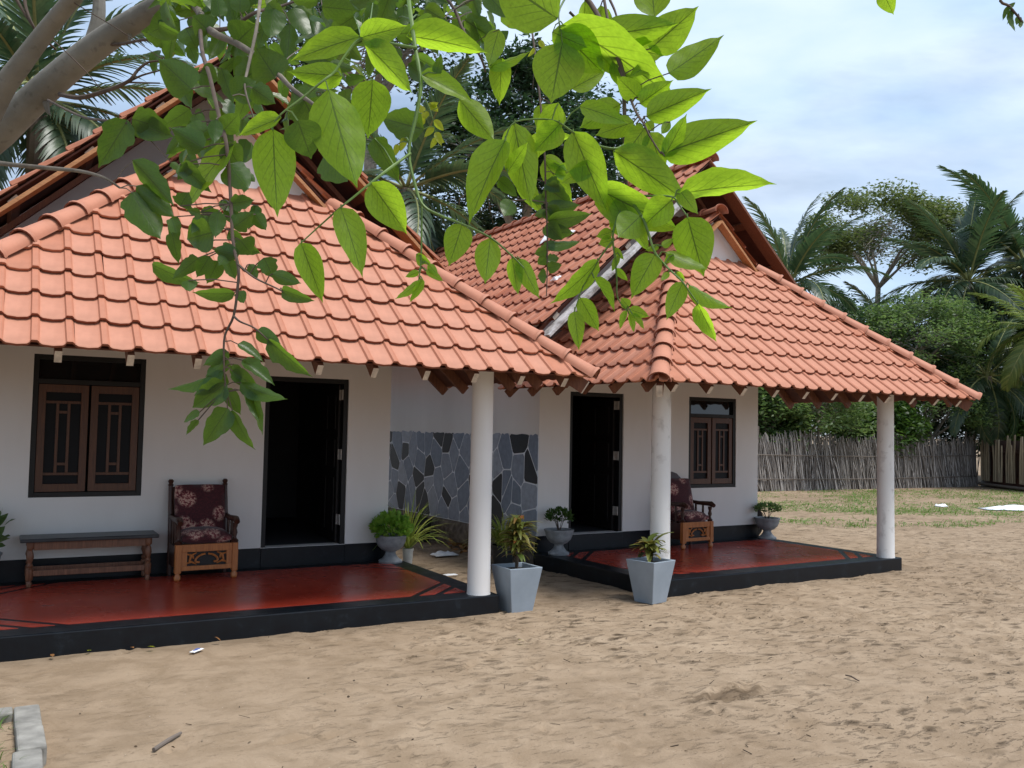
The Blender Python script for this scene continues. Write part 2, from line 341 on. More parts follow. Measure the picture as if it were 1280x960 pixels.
def tag(o, label, cat, group=None):
    o['label'] = label; o['category'] = cat
    if group: o['group'] = group
    return o
def structure(o): o['kind'] = 'structure'; return o
def stuff(o): o['kind'] = 'stuff'; return o
def frame(o, x, y, z):
    m = Matrix.Identity(4)
    for i in range(3): m[i][0], m[i][1], m[i][2], m[i][3] = x[i], y[i], z[i], o[i]
    return m

# ------------------------------------------------------------------ ground: one sand sheet to the horizon, trodden where the camera stands
def axis(lo, hi, step, far):
    a = []; v = lo
    while v < hi: a.append(v); v += step
    a.append(hi); s = step; v = hi
    while v < far: s *= 1.22; v += s; a.append(v)
    s = step; v = lo; b = []
    while v > -far: s *= 1.22; v -= s; b.append(v)
    return b[::-1]+a
GX = axis(-5.2, 9.0, .031, 1600); GY = axis(-5.6, 3.2, .031, 1600)
def relief(x, y):
    f = math.exp(-(max(0, abs(x-2)-9)/9)**2-(max(0, abs(y+1)-6)/9)**2)
    return (.020*noise.fractal(Vector((x*.9, y*.9, 3.1)), 1, 2, 3)+.008*noise.fractal(Vector((x*4.2, y*5.5, 1.3)), 1, 2, 3))*f-.012
rg = random.Random(11); prints = []
for i in range(1500):
    x, y = rg.uniform(-4.6, 8.8), rg.uniform(-5.4, 1.9)
    dens = .35+.9*noise.noise(Vector((x*.5, y*.5, 9)))+.09*(x+1)
    if rg.random() > dens: continue
    a = rg.gauss(.5, .6); big = rg.random() < .35
    prints.append((x, y, math.cos(a), math.sin(a), rg.uniform(.09, .15) if big else rg.uniform(.04, .07), rg.uniform(.035, .05) if big else rg.uniform(.022, .035), rg.uniform(.016, .034)))
hs = gnd(915, 862); prints += [(hs.x+.1*k, hs.y+.03*k*(-1)**k, .9, .4, .13, .05, .035) for k in range(-2, 3)]
cell = {}
for p in prints: cell.setdefault((int(p[0]*3), int(p[1]*3)), []).append(p)
gv = []
for y in GY:
    for x in GX:
        z = relief(x, y)
        if -5 < x < 9.2 and -5.8 < y < 2.4:
            ci, cj = int(x*3), int(y*3)
            for i in (-1, 0, 1):
                for j in (-1, 0, 1):
                    for (qx, qy, c, s, la, lb, dp) in cell.get((ci+i, cj+j), ()):
                        dx, dy = x-qx, y-qy; e = ((dx*c+dy*s)/la)**2+((-dx*s+dy*c)/lb)**2
                        if e < 4: z += dp*(-math.exp(-e*1.6)+.42*math.exp(-(math.sqrt(e)-1.25)**2*7))
        gv.append((x, y, z))
nx = len(GX)
gm = bpy.data.meshes.new('ground'); gm.from_pydata(gv, [], [(j*nx+i, j*nx+i+1, (j+1)*nx+i+1, (j+1)*nx+i) for j in range(len(GY)-1) for i in range(nx-1)])
gm.materials.append(MATS['sand']); gm.polygons.foreach_set('use_smooth', [True]*len(gm.polygons))
structure(link('sand_ground', gm))

# ------------------------------------------------------------------ roof tiles
TW, TL_ = .22, .30
def tile_mesh(row, clip=None, M=None):
    xs = [0, .022, .085, .146, .163, .172, .208, .222]
    zs = [.003, -.004, -.006, -.004, .002, .019, .019, .006]
    dip = [0, -.012, -.020, -.012, 0, .004, .004, .001]       # scalloped lower edge
    top = []; rows = [(0, .047), (.010, .053), (row+.055, .012)]
    v = []
    for k, (y, h) in enumerate(rows):
        for x, z, d in zip(xs, zs, dip): v.append(Vector((x, y+(d if k < 2 else 0), z+h)))
    for x, z, d in zip(xs, zs, dip): v.append(Vector((x, d+.004, z*.9+.026)))     # underside of the lip
    for x, z in zip(xs, zs): v.append(Vector((x, row*.45, z*.9+.012)))
    n = len(xs); f = []
    for k in range(n-1):
        f += [(k, k+1, n+k+1, n+k), (n+k, n+k+1, 2*n+k+1, 2*n+k), (3*n+k, 3*n+k+1, k+1, k), (4*n+k, 4*n+k+1, 3*n+k+1, 3*n+k)]
    f += [(3*n, 0, n, 2*n, 4*n), (4*n-1, 5*n-1, 3*n-1, 2*n-1, n-1)]
    if clip is None:
        return v, f
    bm = bmesh.new(); bv = [bm.verts.new(M @ p) for p in v]
    for q in f: bm.faces.new([bv[i] for i in q])
    for co, no in clip:
        bmesh.ops.bisect_plane(bm, geom=bm.verts[:]+bm.edges[:]+bm.faces[:], plane_co=co, plane_no=no, clear_inner=True)
    bm.verts.ensure_lookup_table(); Mi = M.inverted()
    for i, p in enumerate(bm.verts): p.index = i
    v = [Mi @ p.co for p in bm.verts]; f = [[p.index for p in q.verts] for q in bm.faces]; bm.free()
    return v, f
TILE_CACHE = {}
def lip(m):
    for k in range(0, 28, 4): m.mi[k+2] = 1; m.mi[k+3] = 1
def lay_tiles(parent, O, a, u, width, length, clipfn, as_part, bucket, mat='terracotta'):
    """tiles laid over a slope: O eave start, a along the eave, u up the slope; clipfn(run) gives cutting planes (co, inward normal)"""
    nr = max(1, round(length/TL_)); row = length/nr; nc = int(math.ceil(width/TW)); off = (width-nc*TW)/2
    nrm = a.cross(u)
    key = round(row, 3)
    if key not in TILE_CACHE:
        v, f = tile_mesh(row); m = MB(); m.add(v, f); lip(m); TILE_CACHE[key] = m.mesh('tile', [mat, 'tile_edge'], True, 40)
    rr = random.Random(int(width*1000)+nc)
    for j in range(nr):
        for i in range(nc):
            p = O+a*(off+i*TW)+u*(j*row)
            clip = clipfn((j+.5)*row)
            cs = [p+a*x+u*y for x in (0, TW) for y in (-.01, row)]
            state = 1
            for co, no in clip:
                k = [(c-co).dot(no) > 0 for c in cs]
                if not any(k): state = 0; break
                if not all(k): state = 2
            if not state: continue
            jit = Matrix.Rotation(rr.gauss(0, .006), 4, 'Z') @ Matrix.Translation((rr.gauss(0, .0015), rr.gauss(0, .003), rr.gauss(0, .0015)))
            Mt = frame(p, a, u, nrm) @ jit
            part = as_part(i, j, nc, nr)
            if state == 1:
                if part: link('tile', TILE_CACHE[key], parent, Mt)
                else:
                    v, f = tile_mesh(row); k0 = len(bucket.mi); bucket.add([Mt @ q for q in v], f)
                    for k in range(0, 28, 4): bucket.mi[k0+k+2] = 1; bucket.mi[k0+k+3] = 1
            else:
                v, f = tile_mesh(row, clip, Mt)
                if len(f) < 3: continue
                if part:
                    m = MB(); m.add(v, f); m.build('tile', mat, parent, True, 40, M=Mt)
                else: bucket.add([Mt @ q for q in v], f)
def ridge_mesh(length):
    m = MB(); n = 10; vs = []
    rows = [(0, .104, 0), (0, .118, 0), (.022, .121, 0), (.034, .112, 0), (.05, .103, 0), (length+.04, .090, 0)]
    for y, r, z in rows:
        for k in range(n+1):
            t = math.pi*(-.04+1.08*k/n); vs.append((-r*math.cos(t), y, r*.86*math.sin(t)-.012))
    fs = [(i*(n+1)+k, i*(n+1)+k+1, (i+1)*(n+1)+k+1, (i+1)*(n+1)+k) for i in range(len(rows)-1) for k in range(n)]
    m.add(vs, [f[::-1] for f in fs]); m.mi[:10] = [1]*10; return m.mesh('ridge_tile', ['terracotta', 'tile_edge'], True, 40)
RIDGE = {}
def lay_ridge(parent, p, q, lift=.045, step=.33):
    p, q = Vector(p), Vector(q); L_ = (q-p).length; n = max(1, round(L_/step)); st = L_/n; d = (q-p).normalized()
    a = d.cross(Vector((0, 0, 1))).normalized(); nn = a.cross(d)
    k = round(st, 3)
    if k not in RIDGE: RIDGE[k] = ridge_mesh(st)
    for i in range(n):
        j = Matrix.Rotation(random.gauss(0, .012), 4, 'Z')
        link('ridge_tile', RIDGE[k], parent, frame(p+d*(st*i)+nn*(lift+random.gauss(0, .003)), a, d, nn) @ j @ Matrix.Rotation(-.035, 4, 'X'))

S = .906; LS = math.sqrt(1+S*S)
def cottage(label, loc, rz, P):
    px0, px1, D, ph, sk = P['plat'][0], P['plat'][1], P['D'], P['ph'], P['sk']
    wx0, wx1 = P['wall']; d0, d1, dT = P['door']; w0, w1, wz0, wz1 = P['win']; yB = P['yB']; seg = P['parts']
    root = thing('cottage', label, 'cottage', loc, rz, None)
    eL, eR, ey, ez = px0-.557, px1+.557, -.654, 2.245
    xc = (eL+eR)/2; half = (eR-eL)/2; zp = ez+S*half; zm = zp+.76; yR = 1.42; yG = 1.22; T = .18
    plane_z = lambda x: zm-S*abs(x-xc)
    # ---- front wall as a grid of cells with the door and window left open
    xs = sorted({wx0, d0, d1, w0, w1, wx1}); zs = sorted({-.15, sk, wz0, wz1, dT, 3.05})
    def solid(i, k):
        if i < 0 or k < 0 or i >= len(xs)-1 or k >= len(zs)-1: return False
        cx, cz = (xs[i]+xs[i+1])/2, (zs[k]+zs[k+1])/2
        return not ((d0 < cx < d1 and sk < cz < dT) or (w0 < cx < w1 and wz0 < cz < wz1))
    m = MB()
    for i in range(len(xs)-1):
        for k in range(len(zs)-1):
            if not solid(i, k): continue
            a, b, c, d = xs[i], xs[i+1], zs[k], zs[k+1]; y0, y1 = D, D+T
            m.add([(a, y0, c), (b, y0, c), (b, y0, d), (a, y0, d)], [(0, 1, 2, 3)]); m.add([(a, y1, c), (b, y1, c), (b, y1, d), (a, y1, d)], [(3, 2, 1, 0)])
            if not solid(i-1, k): m.add([(a, y0, c), (a, y1, c), (a, y1, d), (a, y0, d)], [(3, 2, 1, 0)])
            if not solid(i+1, k): m.add([(b, y0, c), (b, y1, c), (b, y1, d), (b, y0, d)], [(0, 1, 2, 3)])
            if not solid(i, k-1): m.add([(a, y0, c), (b, y0, c), (b, y1, c), (a, y1, c)], [(3, 2, 1, 0)])
            if not solid(i, k+1): m.add([(a, y0, d), (b, y0, d), (b, y1, d), (a, y1, d)], [(0, 1, 2, 3)])
    zt0, zt1 = plane_z(wx0)-.06, plane_z(wx1)-.06
    gp = [(wx0, 3.05), (wx1, 3.05), (wx1, zt1), (xc, zm-.06), (wx0, zt0)]
    YZ = Matrix(((1, 0, 0, 0), (0, 0, -1, 0), (0, 1, 0, 0), (0, 0, 0, 1)))        # (x, y, h) -> (x, -h, y)
    m.build('front_wall', 'plaster', root, False)
    MB().prism(gp, -D-T, -D, YZ).build('gable_wall', 'plaster', root, False)
    MB().prism(gp, -yB-T, -yB, YZ).box(wx0, wx1, yB, yB+T, -.15, 3.05).build('rear_wall', 'plaster', root, False)
    MB().box(wx0, wx0+T, D+T, yB, -.15, zt0-.1).build('side_wall', 'plaster', root, False)
    MB().box(wx1-T, wx1, D+T, yB, -.15, zt1-.1).build('side_wall', 'plaster', root, False)
    MB().box(wx0+T, wx1-T, D+T, yB, 2.98, 3.04).build('ceiling', 'room_shade', root, False)
    MB().box(wx0+T, wx1-T, D+.002, yB, .1, sk-.002).build('room_floor', 'room_shade', root, False)
    lin = MB(); e = .004                                   # room behind door and window, its dimness put into the wall colour
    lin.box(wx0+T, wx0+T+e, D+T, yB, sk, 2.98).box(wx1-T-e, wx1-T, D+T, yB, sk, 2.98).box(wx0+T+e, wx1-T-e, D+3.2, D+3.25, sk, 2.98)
    lin.build('partition', 'room_shade', root, False)
    # ---- skirting band
    for a, b in ((wx0-.006, d0), (d1, wx1+.006)):
        MB().box(a, b, D-.006, D+.05, ph-.05, sk).build('skirting', 'black_paint', root, False, bevel=.003)
    MB().box(d0+.001, d1-.001, D-.012, D+T-.01, ph-.05, sk-.004).build('door_step', 'black_paint', root, False, bevel=.006)
    # ---- door: frame, leaf swung into the room, hinges
    fr = MB(); fw = .055
    fr.box(d0, d0+fw, D+.02, D+.12, sk, dT).box(d1-fw, d1, D+.02, D+.12, sk, dT).box(d0+fw, d1-fw, D+.02, D+.12, dT-fw, dT)
    dr = fr.build('door_frame', 'frame_black', root, False, bevel=.004)
    LW = d1-d0-2*fw; lf = MB(); z0, z1 = sk+.012, dT-fw-.008
    lf.box(-LW, 0, -.018, .018, z0, z1)
    for zz0, zz1 in ((z0+.12, z0+.75), (z0+.87, z0+1.2), (z0+1.32, z1-.12)):
        for xx0, xx1 in ((-LW+.1, -LW/2-.03), (-LW/2+.03, -.1)): lf.box(xx0, xx1, -.026, .026, zz0, zz1)
    leaf = lf.build('door_leaf', 'door_dark', dr, False, bevel=.003, M=Matrix.Translation((d1-fw-.004, D+.135, 0)) @ Matrix.Rotation(R(-93), 4, 'Z'))
    for hz in (.22, .98, 1.68):
        MB().box(d1-fw-.012, d1-fw-.002, D+.03, D+.118, sk+hz, sk+hz+.12).tube([(d1-fw-.012, D+.124, sk+hz), (d1-fw-.012, D+.124, sk+hz+.12)], .008, 8).build('hinge', 'steel', dr, True)
    # ---- window: black frame, transom light, two lattice casements
    wf = MB(); f = .05; ya, yb = D+.012, D+.10; tz = wz1-.27; xm = (w0+w1)/2
    wf.box(w0, w0+f, ya, yb, wz0, wz1).box(w1-f, w1, ya, yb, wz0, wz1).box(w0+f, w1-f, ya, yb, wz0, wz0+f).box(w0+f, w1-f, ya, yb, wz1-f, wz1).box(w0+f, w1-f, ya, yb, tz-.025, tz+.025)
    win = wf.build('window', 'frame_black', root, False, bevel=.003)
    MB().box(w0+f, w1-f, ya+.045, ya+.05, tz+.025, wz1-f).build('pane', 'clear_glass', win, False)
    for a, b in ((w0+f+.004, xm-.012), (xm+.012, w1-f-.004)):
        c, d = wz0+f+.004, tz-.029; st = .068; cs = MB(); y0, y1 = ya+.012, ya+.055
        cs.box(a, a+st, y0, y1, c, d).box(b-st, b, y0, y1, c, d).box(a+st, b-st, y0, y1, c, c+st+.01).box(a+st, b-st, y0, y1, d-st-.01, d)
        ia, ib, ic, idd = a+st, b-st, c+st+.01, d-st-.01; bw = .0135; q0, q1 = y0+.010, y1-.012
        for z in (ic+.10, idd-.10): cs.box(ia, ib, q0, q1, z-bw, z+bw)
        wv = (ib-ia)
        for t in (.34, .66): cs.box(ia+wv*t-bw, ia+wv*t+bw, q0+.002, q1-.002, ic+.10+bw, idd-.10-bw)
        for z in (ic+.20, idd-.20): cs.box(ia+wv*.34+bw, ia+wv*.66-bw, q0+.004, q1-.004, z-bw, z+bw)
        ca = cs.build('casement', 'casement_wood', win, False, bevel=.002)
        MB().box(ia, ib, y0+.024, y0+.028, ic, idd).build('pane', 'pattern_glass', win, False)
    # ---- veranda platform: black edge, red oxide field with diagonal corner bands
    pl = MB(); pl.box(px0, px1, 0, D+.01, -.2, ph)
    plat = pl.build('veranda_platform', 'black_paint', root, False, bevel=.012)
    fx0, fx1, fy0, fy1 = px0+.24, px1-.24, .25, D-.22
    def cut(poly, c, sx, sy, lo, hi):                      # keep lo < sx*(x-cx)+sy*(y-cy) < hi
        for s_, lim in ((1, lo), (-1, -hi)):
            r = []; n = len(poly)
            for i in range(n):
                A, B = poly[i], poly[(i+1) % n]; fa = s_*(sx*(A[0]-c[0])+sy*(A[1]-c[1]))-lim; fb = s_*(sx*(B[0]-c[0])+sy*(B[1]-c[1]))-lim
                if fa >= 0: r.append(A)
                if fa*fb < 0: t = fa/(fa-fb); r.append((A[0]+(B[0]-A[0])*t, A[1]+(B[1]-A[1])*t))
            poly = r
        return poly
    rect = [(fx0, fy0), (fx1, fy0), (fx1, fy1), (fx0, fy1)]; field = rect
    cor = [((fx0, fy0), 1, 1), ((fx1, fy0), -1, 1), ((fx1, fy1), -1, -1), ((fx0, fy1), 1, -1)]
    for c, sx, sy in cor:
        field = cut(field, c, sx, sy, .58, 99)
        MB().prism(cut(rect, c, sx, sy, -1, .24), ph-.01, ph+.003).build('floor_band', 'red_oxide', plat, False)
        MB().prism(cut(rect, c, sx, sy, .33, .49), ph-.01, ph+.003).build('floor_band', 'red_oxide', plat, False)
    MB().prism(field, ph-.01, ph+.003).build('floor_field', 'red_oxide', plat, False)
    # ---- columns and their beam
    for x in (px0+.165, px1-.165):
        MB().lathe([(.116, ph), (.112, ph+.03), (.108, .8), (.106, 1.6), (.104, 2.62)], 28, (x, .129, 0)).build('column', 'plaster' if P['fresh'] else 'column_paint', root)
    MB().box(px0+.02, px1-.02, .07, .19, 2.60, 2.74).box(px0+.10, px0+.22, .19, D, 2.60, 2.74).box(px1-.22, px1-.10, .19, D, 2.60, 2.74).build('wall_plate', 'rafter_wood', root, False, bevel=.004)
    # ---- porch roof
    pr = MB(); th = .015
    def sheet(m, pts):
        pts = [Vector(p) for p in pts]; n = (pts[1]-pts[0]).cross(pts[2]-pts[0]).normalized()
        if n.z < 0: pts = pts[::-1]; n = -n
        k = len(pts); m.add([p-n*.004 for p in pts]+[p-n*(.004+th) for p in pts], [tuple(range(k)), tuple(range(k, 2*k))[::-1]]+[(i, k+i, k+(i+1) % k, (i+1) % k) for i in range(k)])
    g_ = yG-ey; i_ = .03
    pf = lambda x, y: (x, y, ez+S*(y-ey))
    sheet(pr, [pf(eL+i_, ey+i_), pf(eR-i_, ey+i_), pf(eR-g_, yG), pf(eL+g_, yG)])
    for sg, e0 in ((1, eL), (-1, eR)):
        q = lambda r, y: (e0+sg*r, y, ez+S*r)
        sheet(pr, [q(i_, ey+i_), q(g_, yG), q(g_, D), q(i_, D)]); sheet(pr, [q(g_, yG+.04), q(half, yG+.04), q(half, D), q(g_, D)])
    porch = pr.build('porch_roof', 'deck_board', root, False)
    gy = yG+.16; gh = half-(gy-ey)
    MB().prism([(xc-gh-.25, ez+S*(gy-ey)-.3), (xc+gh+.25, ez+S*(gy-ey)-.3), (xc+gh, zp-S*gh-.03), (xc, zp-.05), (xc-gh, zp-S*gh-.03)], -gy-.08, -gy, YZ).build('gablet_wall', 'plaster', porch, False)
    for sg in (1, -1):
        b = MB(); b.beam((xc, yG+.03, zp-.10), (xc+sg*(half-g_+.10), yG+.03, zp-.10-S*(half-g_+.10)), .03, .12, (0, 1, 0)); b.build('barge_board', 'barge_wood', porch, False)
    bucket = MB(); vx = Vector((1, 0, 0)); vy = Vector((0, 1, 0))
    hipL = (Vector((eL, ey, 0)), Vector((1, -1, 0))); hipR = (Vector((eR, ey, 0)), Vector((-1, -1, 0)))
    g2 = gy-ey
    lay_tiles(porch, Vector((eL, ey, ez)), vx, Vector((0, 1, S))/LS, eR-eL, g2*LS, lambda r: [hipL, hipR], lambda i, j, nc, nr: seg['front'](i, j, nc, nr), bucket)
    for side, e0, sg in (('left', eL, 1), ('right', eR, -1)):
        hp = (Vector((e0, ey, 0)), Vector((-sg, 1, 0))); wl = (Vector((0, D, 0)), Vector((0, -1, 0))); rk = (Vector((0, yG, 0)), Vector((0, 1, 0))); top = (Vector((xc, 0, 0)), Vector((-sg, 0, 0)))
        cf = lambda r, hp=hp, wl=wl, rk=rk, top=top: ([hp, wl] if r/LS < g_ else [rk, wl, top])
        O = Vector((e0, D, ez)) if sg == 1 else Vector((e0, ey, ez))
        lay_tiles(porch, O, -vy if sg == 1 else vy, Vector((sg, 0, S))/LS, D-ey, half*LS, cf, lambda i, j, nc, nr, s=side: seg[s](i, j, nc, nr), bucket)
    lay_ridge(porch, (eL-.02, ey-.02, ez-.02), (eL+g_+.05, yG+.05, ez+S*(g_+.05)))
    lay_ridge(porch, (eR+.02, ey-.02, ez-.02), (eR-g_-.05, yG+.05, ez+S*(g_+.05)))
    lay_ridge(porch, (xc, yG-.03, zp), (xc, D-.02, zp))
    # rafters with pale cut ends
    nr_ = int((eR-eL-.5)/.46); off = .06
    for i in range(nr_+1):
        x = eL+.25+i*(eR-eL-.5)/nr_; run = min(x-eL, eR-x, g_)-.02
        if run < .25: run = .25
        b = MB(); y0 = ey+.05; b.beam((x, y0, ez+S*(y0-ey)-.095), (x, ey+run, ez+S*run-.095), .048, .10, mi=0, endmi=1); b.build('rafter', ['rafter_wood', 'rafter_end'], porch, False)
    for e0, sg in ((eL, 1), (eR, -1)):
        n_ = 6
        for i in range(n_):
            y = ey+.28+i*(D-.1-ey-.28)/(n_-1); run = min(y-ey, half)-.02; r0 = .05
            b = MB(); b.beam((e0+sg*r0, y, ez+S*r0-.095), (e0+sg*run, y, ez+S*run-.095), .048, .10, mi=0, endmi=0); b.build('rafter', 'rafter_wood', porch, False)
        b = MB(); r0, r1 = .03, g_; b.beam((e0+sg*r0, ey+r0, ez+S*r0-.115), (e0+sg*r1, ey+r1, ez+S*r1-.115), .06, .13, mi=0, endmi=1); b.build('hip_rafter', ['rafter_wood', 'rafter_end'], porch, False)
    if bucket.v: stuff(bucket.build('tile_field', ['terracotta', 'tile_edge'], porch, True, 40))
    # ---- main gable roof
    ez2 = zm-S*half; yE = yB+.6
    mr_ = MB()
    for e0, sg in ((eL, 1), (eR, -1)):
        q = lambda r, y: (e0+sg*r, y, ez2+S*r)
        sheet(mr_, [q(.03, yR+.03), q(half, yR+.03), q(half, yE), q(.03, yE)])
    main = mr_.build('main_roof', 'deck_board', root, False)
    bucket = MB()
    for side, e0, sg in (('main_left', eL, 1), ('main_right', eR, -1)):
        top = (Vector((xc, 0, 0)), Vector((-sg, 0, 0)))
        O = Vector((e0, yE, ez2)) if sg == 1 else Vector((e0, yR, ez2))
        lay_tiles(main, O, -vy if sg == 1 else vy, Vector((sg, 0, S))/LS, yE-yR, half*LS, lambda r: [], lambda i, j, nc, nr, s=side: seg[s](i, j, nc, nr), bucket)
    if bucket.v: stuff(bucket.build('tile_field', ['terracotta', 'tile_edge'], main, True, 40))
    lay_ridge(main, (xc, yR-.05, zm), (xc, yE, zm))
    for sg in (1, -1):
        b = MB(); b.beam((xc, yR-.055, zm-.145), (xc+sg*(half+.01), yR-.055, zm-.145-S*(half+.01)), .035, .20, (0, 1, 0)); b.build('barge_board', 'barge_wood' if P['fresh'] else ('rafter_wood' if sg == 1 else 'weathered_white'), main, False, bevel=.003)
        for t in (.15, .75, 1.35, 1.95, 2.45):
            b = MB(); x, z = xc+sg*t, zm-S*t-.085; b.beam((x, yR+.07, z), (x, D+.05, z), .05, .10, (-sg*S, 0, 1), 0, 1); b.build('purlin', ['rafter_wood', 'rafter_end'], main, False)
        b = MB(); b.beam((xc+sg*.08, yR+.5, zm-.24), (xc+sg*(half-.1), yR+.5, zm-.16-S*half), .05, .09, (0, 1, 0)); b.build('rafter', 'rafter_wood', main, False)
    return dict(root=root, eL=eL, xc=xc, half=half, zp=zp, zm=zm)
no = lambda i, j, nc, nr: False; yes = lambda i, j, nc, nr: True
# cottage beside the camera's left: its wall plane is 2.5 m behind the platform edge; openings read off the photograph on that plane
D1 = 2.5
def wp(u, v): return hit(u, v, 1, D1)
c1p = dict(plat=(-4.53, 0), D=D1, ph=.165, sk=wp(326.6, 686.4).z*.5+wp(431.5, 678.6).z*.5, wall=(-4.62, wp(487, 560).x), door=(wp(328.5, 600).x, wp(434, 570).x, 2.30),
           win=(wp(39, 530).x, wp(180, 530).x, wp(105, 621).z, wp(113, 445.5).z), yB=9.4, fresh=True,
           parts=dict(front=yes, left=no, right=lambda i, j, nc, nr: False, main_left=lambda i, j, nc, nr: i >= nc-2, main_right=lambda i, j, nc, nr: i < 2))
C1 = cottage('white cottage with bench on its veranda and a fresh orange barge board', (0, 0, 0), 0, c1p)
C2LOC = (1.9082, .0108, 0); C2ROT = .0389
c2p = dict(plat=(0, 4.2505), D=2.376, ph=.165, sk=.374, wall=(.0517, 4.108), door=(.5439, 1.4581, 2.275), win=(2.6767, 3.6381, .948, 2.2815), yB=9.4, fresh=False,
           parts=dict(front=yes, left=yes, right=no, main_left=lambda i, j, nc, nr: i >= nc-4, main_right=lambda i, j, nc, nr: i < 1))
C2 = cottage('white cottage with dark painted crazy-paving stones on its side wall', C2LOC, C2ROT, c2p)
def W2(x, y, z=0):
    c, s = math.cos(C2ROT), math.sin(C2ROT); return Vector((C2LOC[0]+c*x-s*y, C2LOC[1]+s*x+c*y, z))

# ---- painted stones on the side wall of the second cottage
def voronoi(seeds, box_, asp):
    cells = []
    for i, (sx, sy) in enumerate(seeds):
        poly = [(box_[0], box_[2]), (box_[1], box_[2]), (box_[1], box_[3]), (box_[0], box_[3])]
        for j, (tx, ty) in enumerate(seeds):
            if i == j or abs(tx-sx) > 1.2 or abs(ty-sy) > 1.4: continue
            mx_, my_ = (sx+tx)/2, (sy+ty)/2; nx_, ny_ = (sx-tx), (sy-ty)*asp; r = []
            for k in range(len(poly)):
                A, B = poly[k], poly[(k+1) % len(poly)]; fa = (A[0]-mx_)*nx_+(A[1]-my_)*ny_; fb = (B[0]-mx_)*nx_+(B[1]-my_)*ny_
                if fa >= 0: r.append(A)
                if fa*fb < 0: t = fa/(fa-fb); r.append((A[0]+(B[0]-A[0])*t, A[1]+(B[1]-A[1])*t))
            poly = r
            if not poly: break
        cells.append(poly)
    return cells
def inset(poly, d):
    n = len(poly); r = poly
    for k in range(n):
        A, B = poly[k], poly[(k+1) % n]; ex, ey_ = B[0]-A[0], B[1]-A[1]; l = math.hypot(ex, ey_)
        if l < 1e-6: continue
        nx_, ny_ = -ey_/l, ex/l; q = []
        for i in range(len(r)):
            P_, Q = r[i], r[(i+1) % len(r)]; fa = (P_[0]-A[0])*nx_+(P_[1]-A[1])*ny_-d; fb = (Q[0]-A[0])*nx_+(Q[1]-A[1])*ny_-d
            if fa >= 0: q.append(P_)
            if fa*fb < 0: t = fa/(fa-fb); q.append((P_[0]+(Q[0]-P_[0])*t, P_[1]+(Q[1]-P_[1])*t))
        r = q
        if len(r) < 3: return []
    return r
rs = random.Random(5); x0 = c2p['wall'][0]; ya, yb, za, zb = c2p['D']+.004, 8.2, .36, 1.70
seeds = []
cols_ = int((yb-ya)/.30)
for i in range(cols_):
    for k in range(4): seeds.append((ya+(i+.5+rs.uniform(-.42, .42))*(yb-ya)/cols_, za+(k+.5+.5*(i % 2)-.25+rs.uniform(-.36, .36))*(zb-za)/4))
XZ = Matrix(((0, 0, -1, x0), (1, 0, 0, 0), (0, 1, 0, 0), (0, 0, 0, 1)))         # (p, q, h) -> (x0-h, p, q)
clad = MB().prism([(ya, za), (yb, za), (yb, zb-.035), (ya, zb-.035)], -.01, .004, XZ).build('stone_cladding', 'joint_white', C2['root'], False)
for s_, poly in zip(seeds, voronoi(seeds, (ya, yb, za, zb), .55)):
    q = inset(poly, .0095)
    if len(q) < 3: continue
    q2 = []                                                                     # hand-drawn wobble, rounded corners
    for k in range(len(q)):
        A, B = q[k], q[(k+1) % len(q)]; l = math.hypot(B[0]-A[0], B[1]-A[1])
        if l < .03: q2.append(A); continue
        topedge = A[1] > zb-.02 and B[1] > zb-.02
        for t in (.10, .36, .64, .90):
            j = (rs.uniform(-.028, .012) if topedge else 0); q2.append((A[0]+(B[0]-A[0])*t, A[1]+(B[1]-A[1])*t+j))
    mat = rs.choices(['stone_grey', 'stone_pale', 'stone_slate', 'stone_black'], [.34, .18, .24, .24])[0]
    MB().prism(q2, -.005, .0085, XZ).build('stone', mat, clad, False)
pm = MB(); n = 60                                                              # rough stone footing below the paint
for i in range(n+1):
    for k in range(7):
        y = ya+(yb-ya)*i/n; z = -.15+(.355+.15)*k/6
        pm.v.append((x0-.03-.035*abs(noise.fractal(Vector((y*5, z*6, 2)), 1, 2, 4))-.02*(k < 6), y, z))
pm.f = [(i*7+k, i*7+k+1, (i+1)*7+k+1, (i+1)*7+k) for i in range(n) for k in range(6)]; pm.mi = [0]*len(pm.f)
k = len(pm.v); pm.v += [(x0, ya, .355), (x0, yb, .355)]; 
for i in range(n): pm.f.append((i*7+6, k, k+1, (i+1)*7+6)) if False else None
pm.mi = [0]*len(pm.f)
pm.box(x0-.02, x0+.02, ya, yb, .30, .357)
pm.build('footing', 'rubble', C2['root'], True, 60)
# cement fillet and mortared tiles where the porch slope meets the gable wall
e = C2; ms = MB()
for i in range(13):
    r0 = .30+i*.176; r1 = r0+.19; 
    x = e['eL']+r0; z = 2.245+S*r0
    ms.add([(x, c2p['D']-.13, z+.035), (x+.2, c2p['D']-.11, z+.035+S*.2), (x+.2, c2p['D']-.002, z+.10+S*.2), (x, c2p['D']-.002, z+.10), (x-.01, c2p['D']-.15, z-.02), (x+.2, c2p['D']-.13, z-.02+S*.2)], [(0, 1, 2, 3), (4, 5, 1, 0), (0, 3, 4), (5, 2, 1)])
ms.build('mortar_fillet', 'mortared_tile', C2['root'], True, 50)

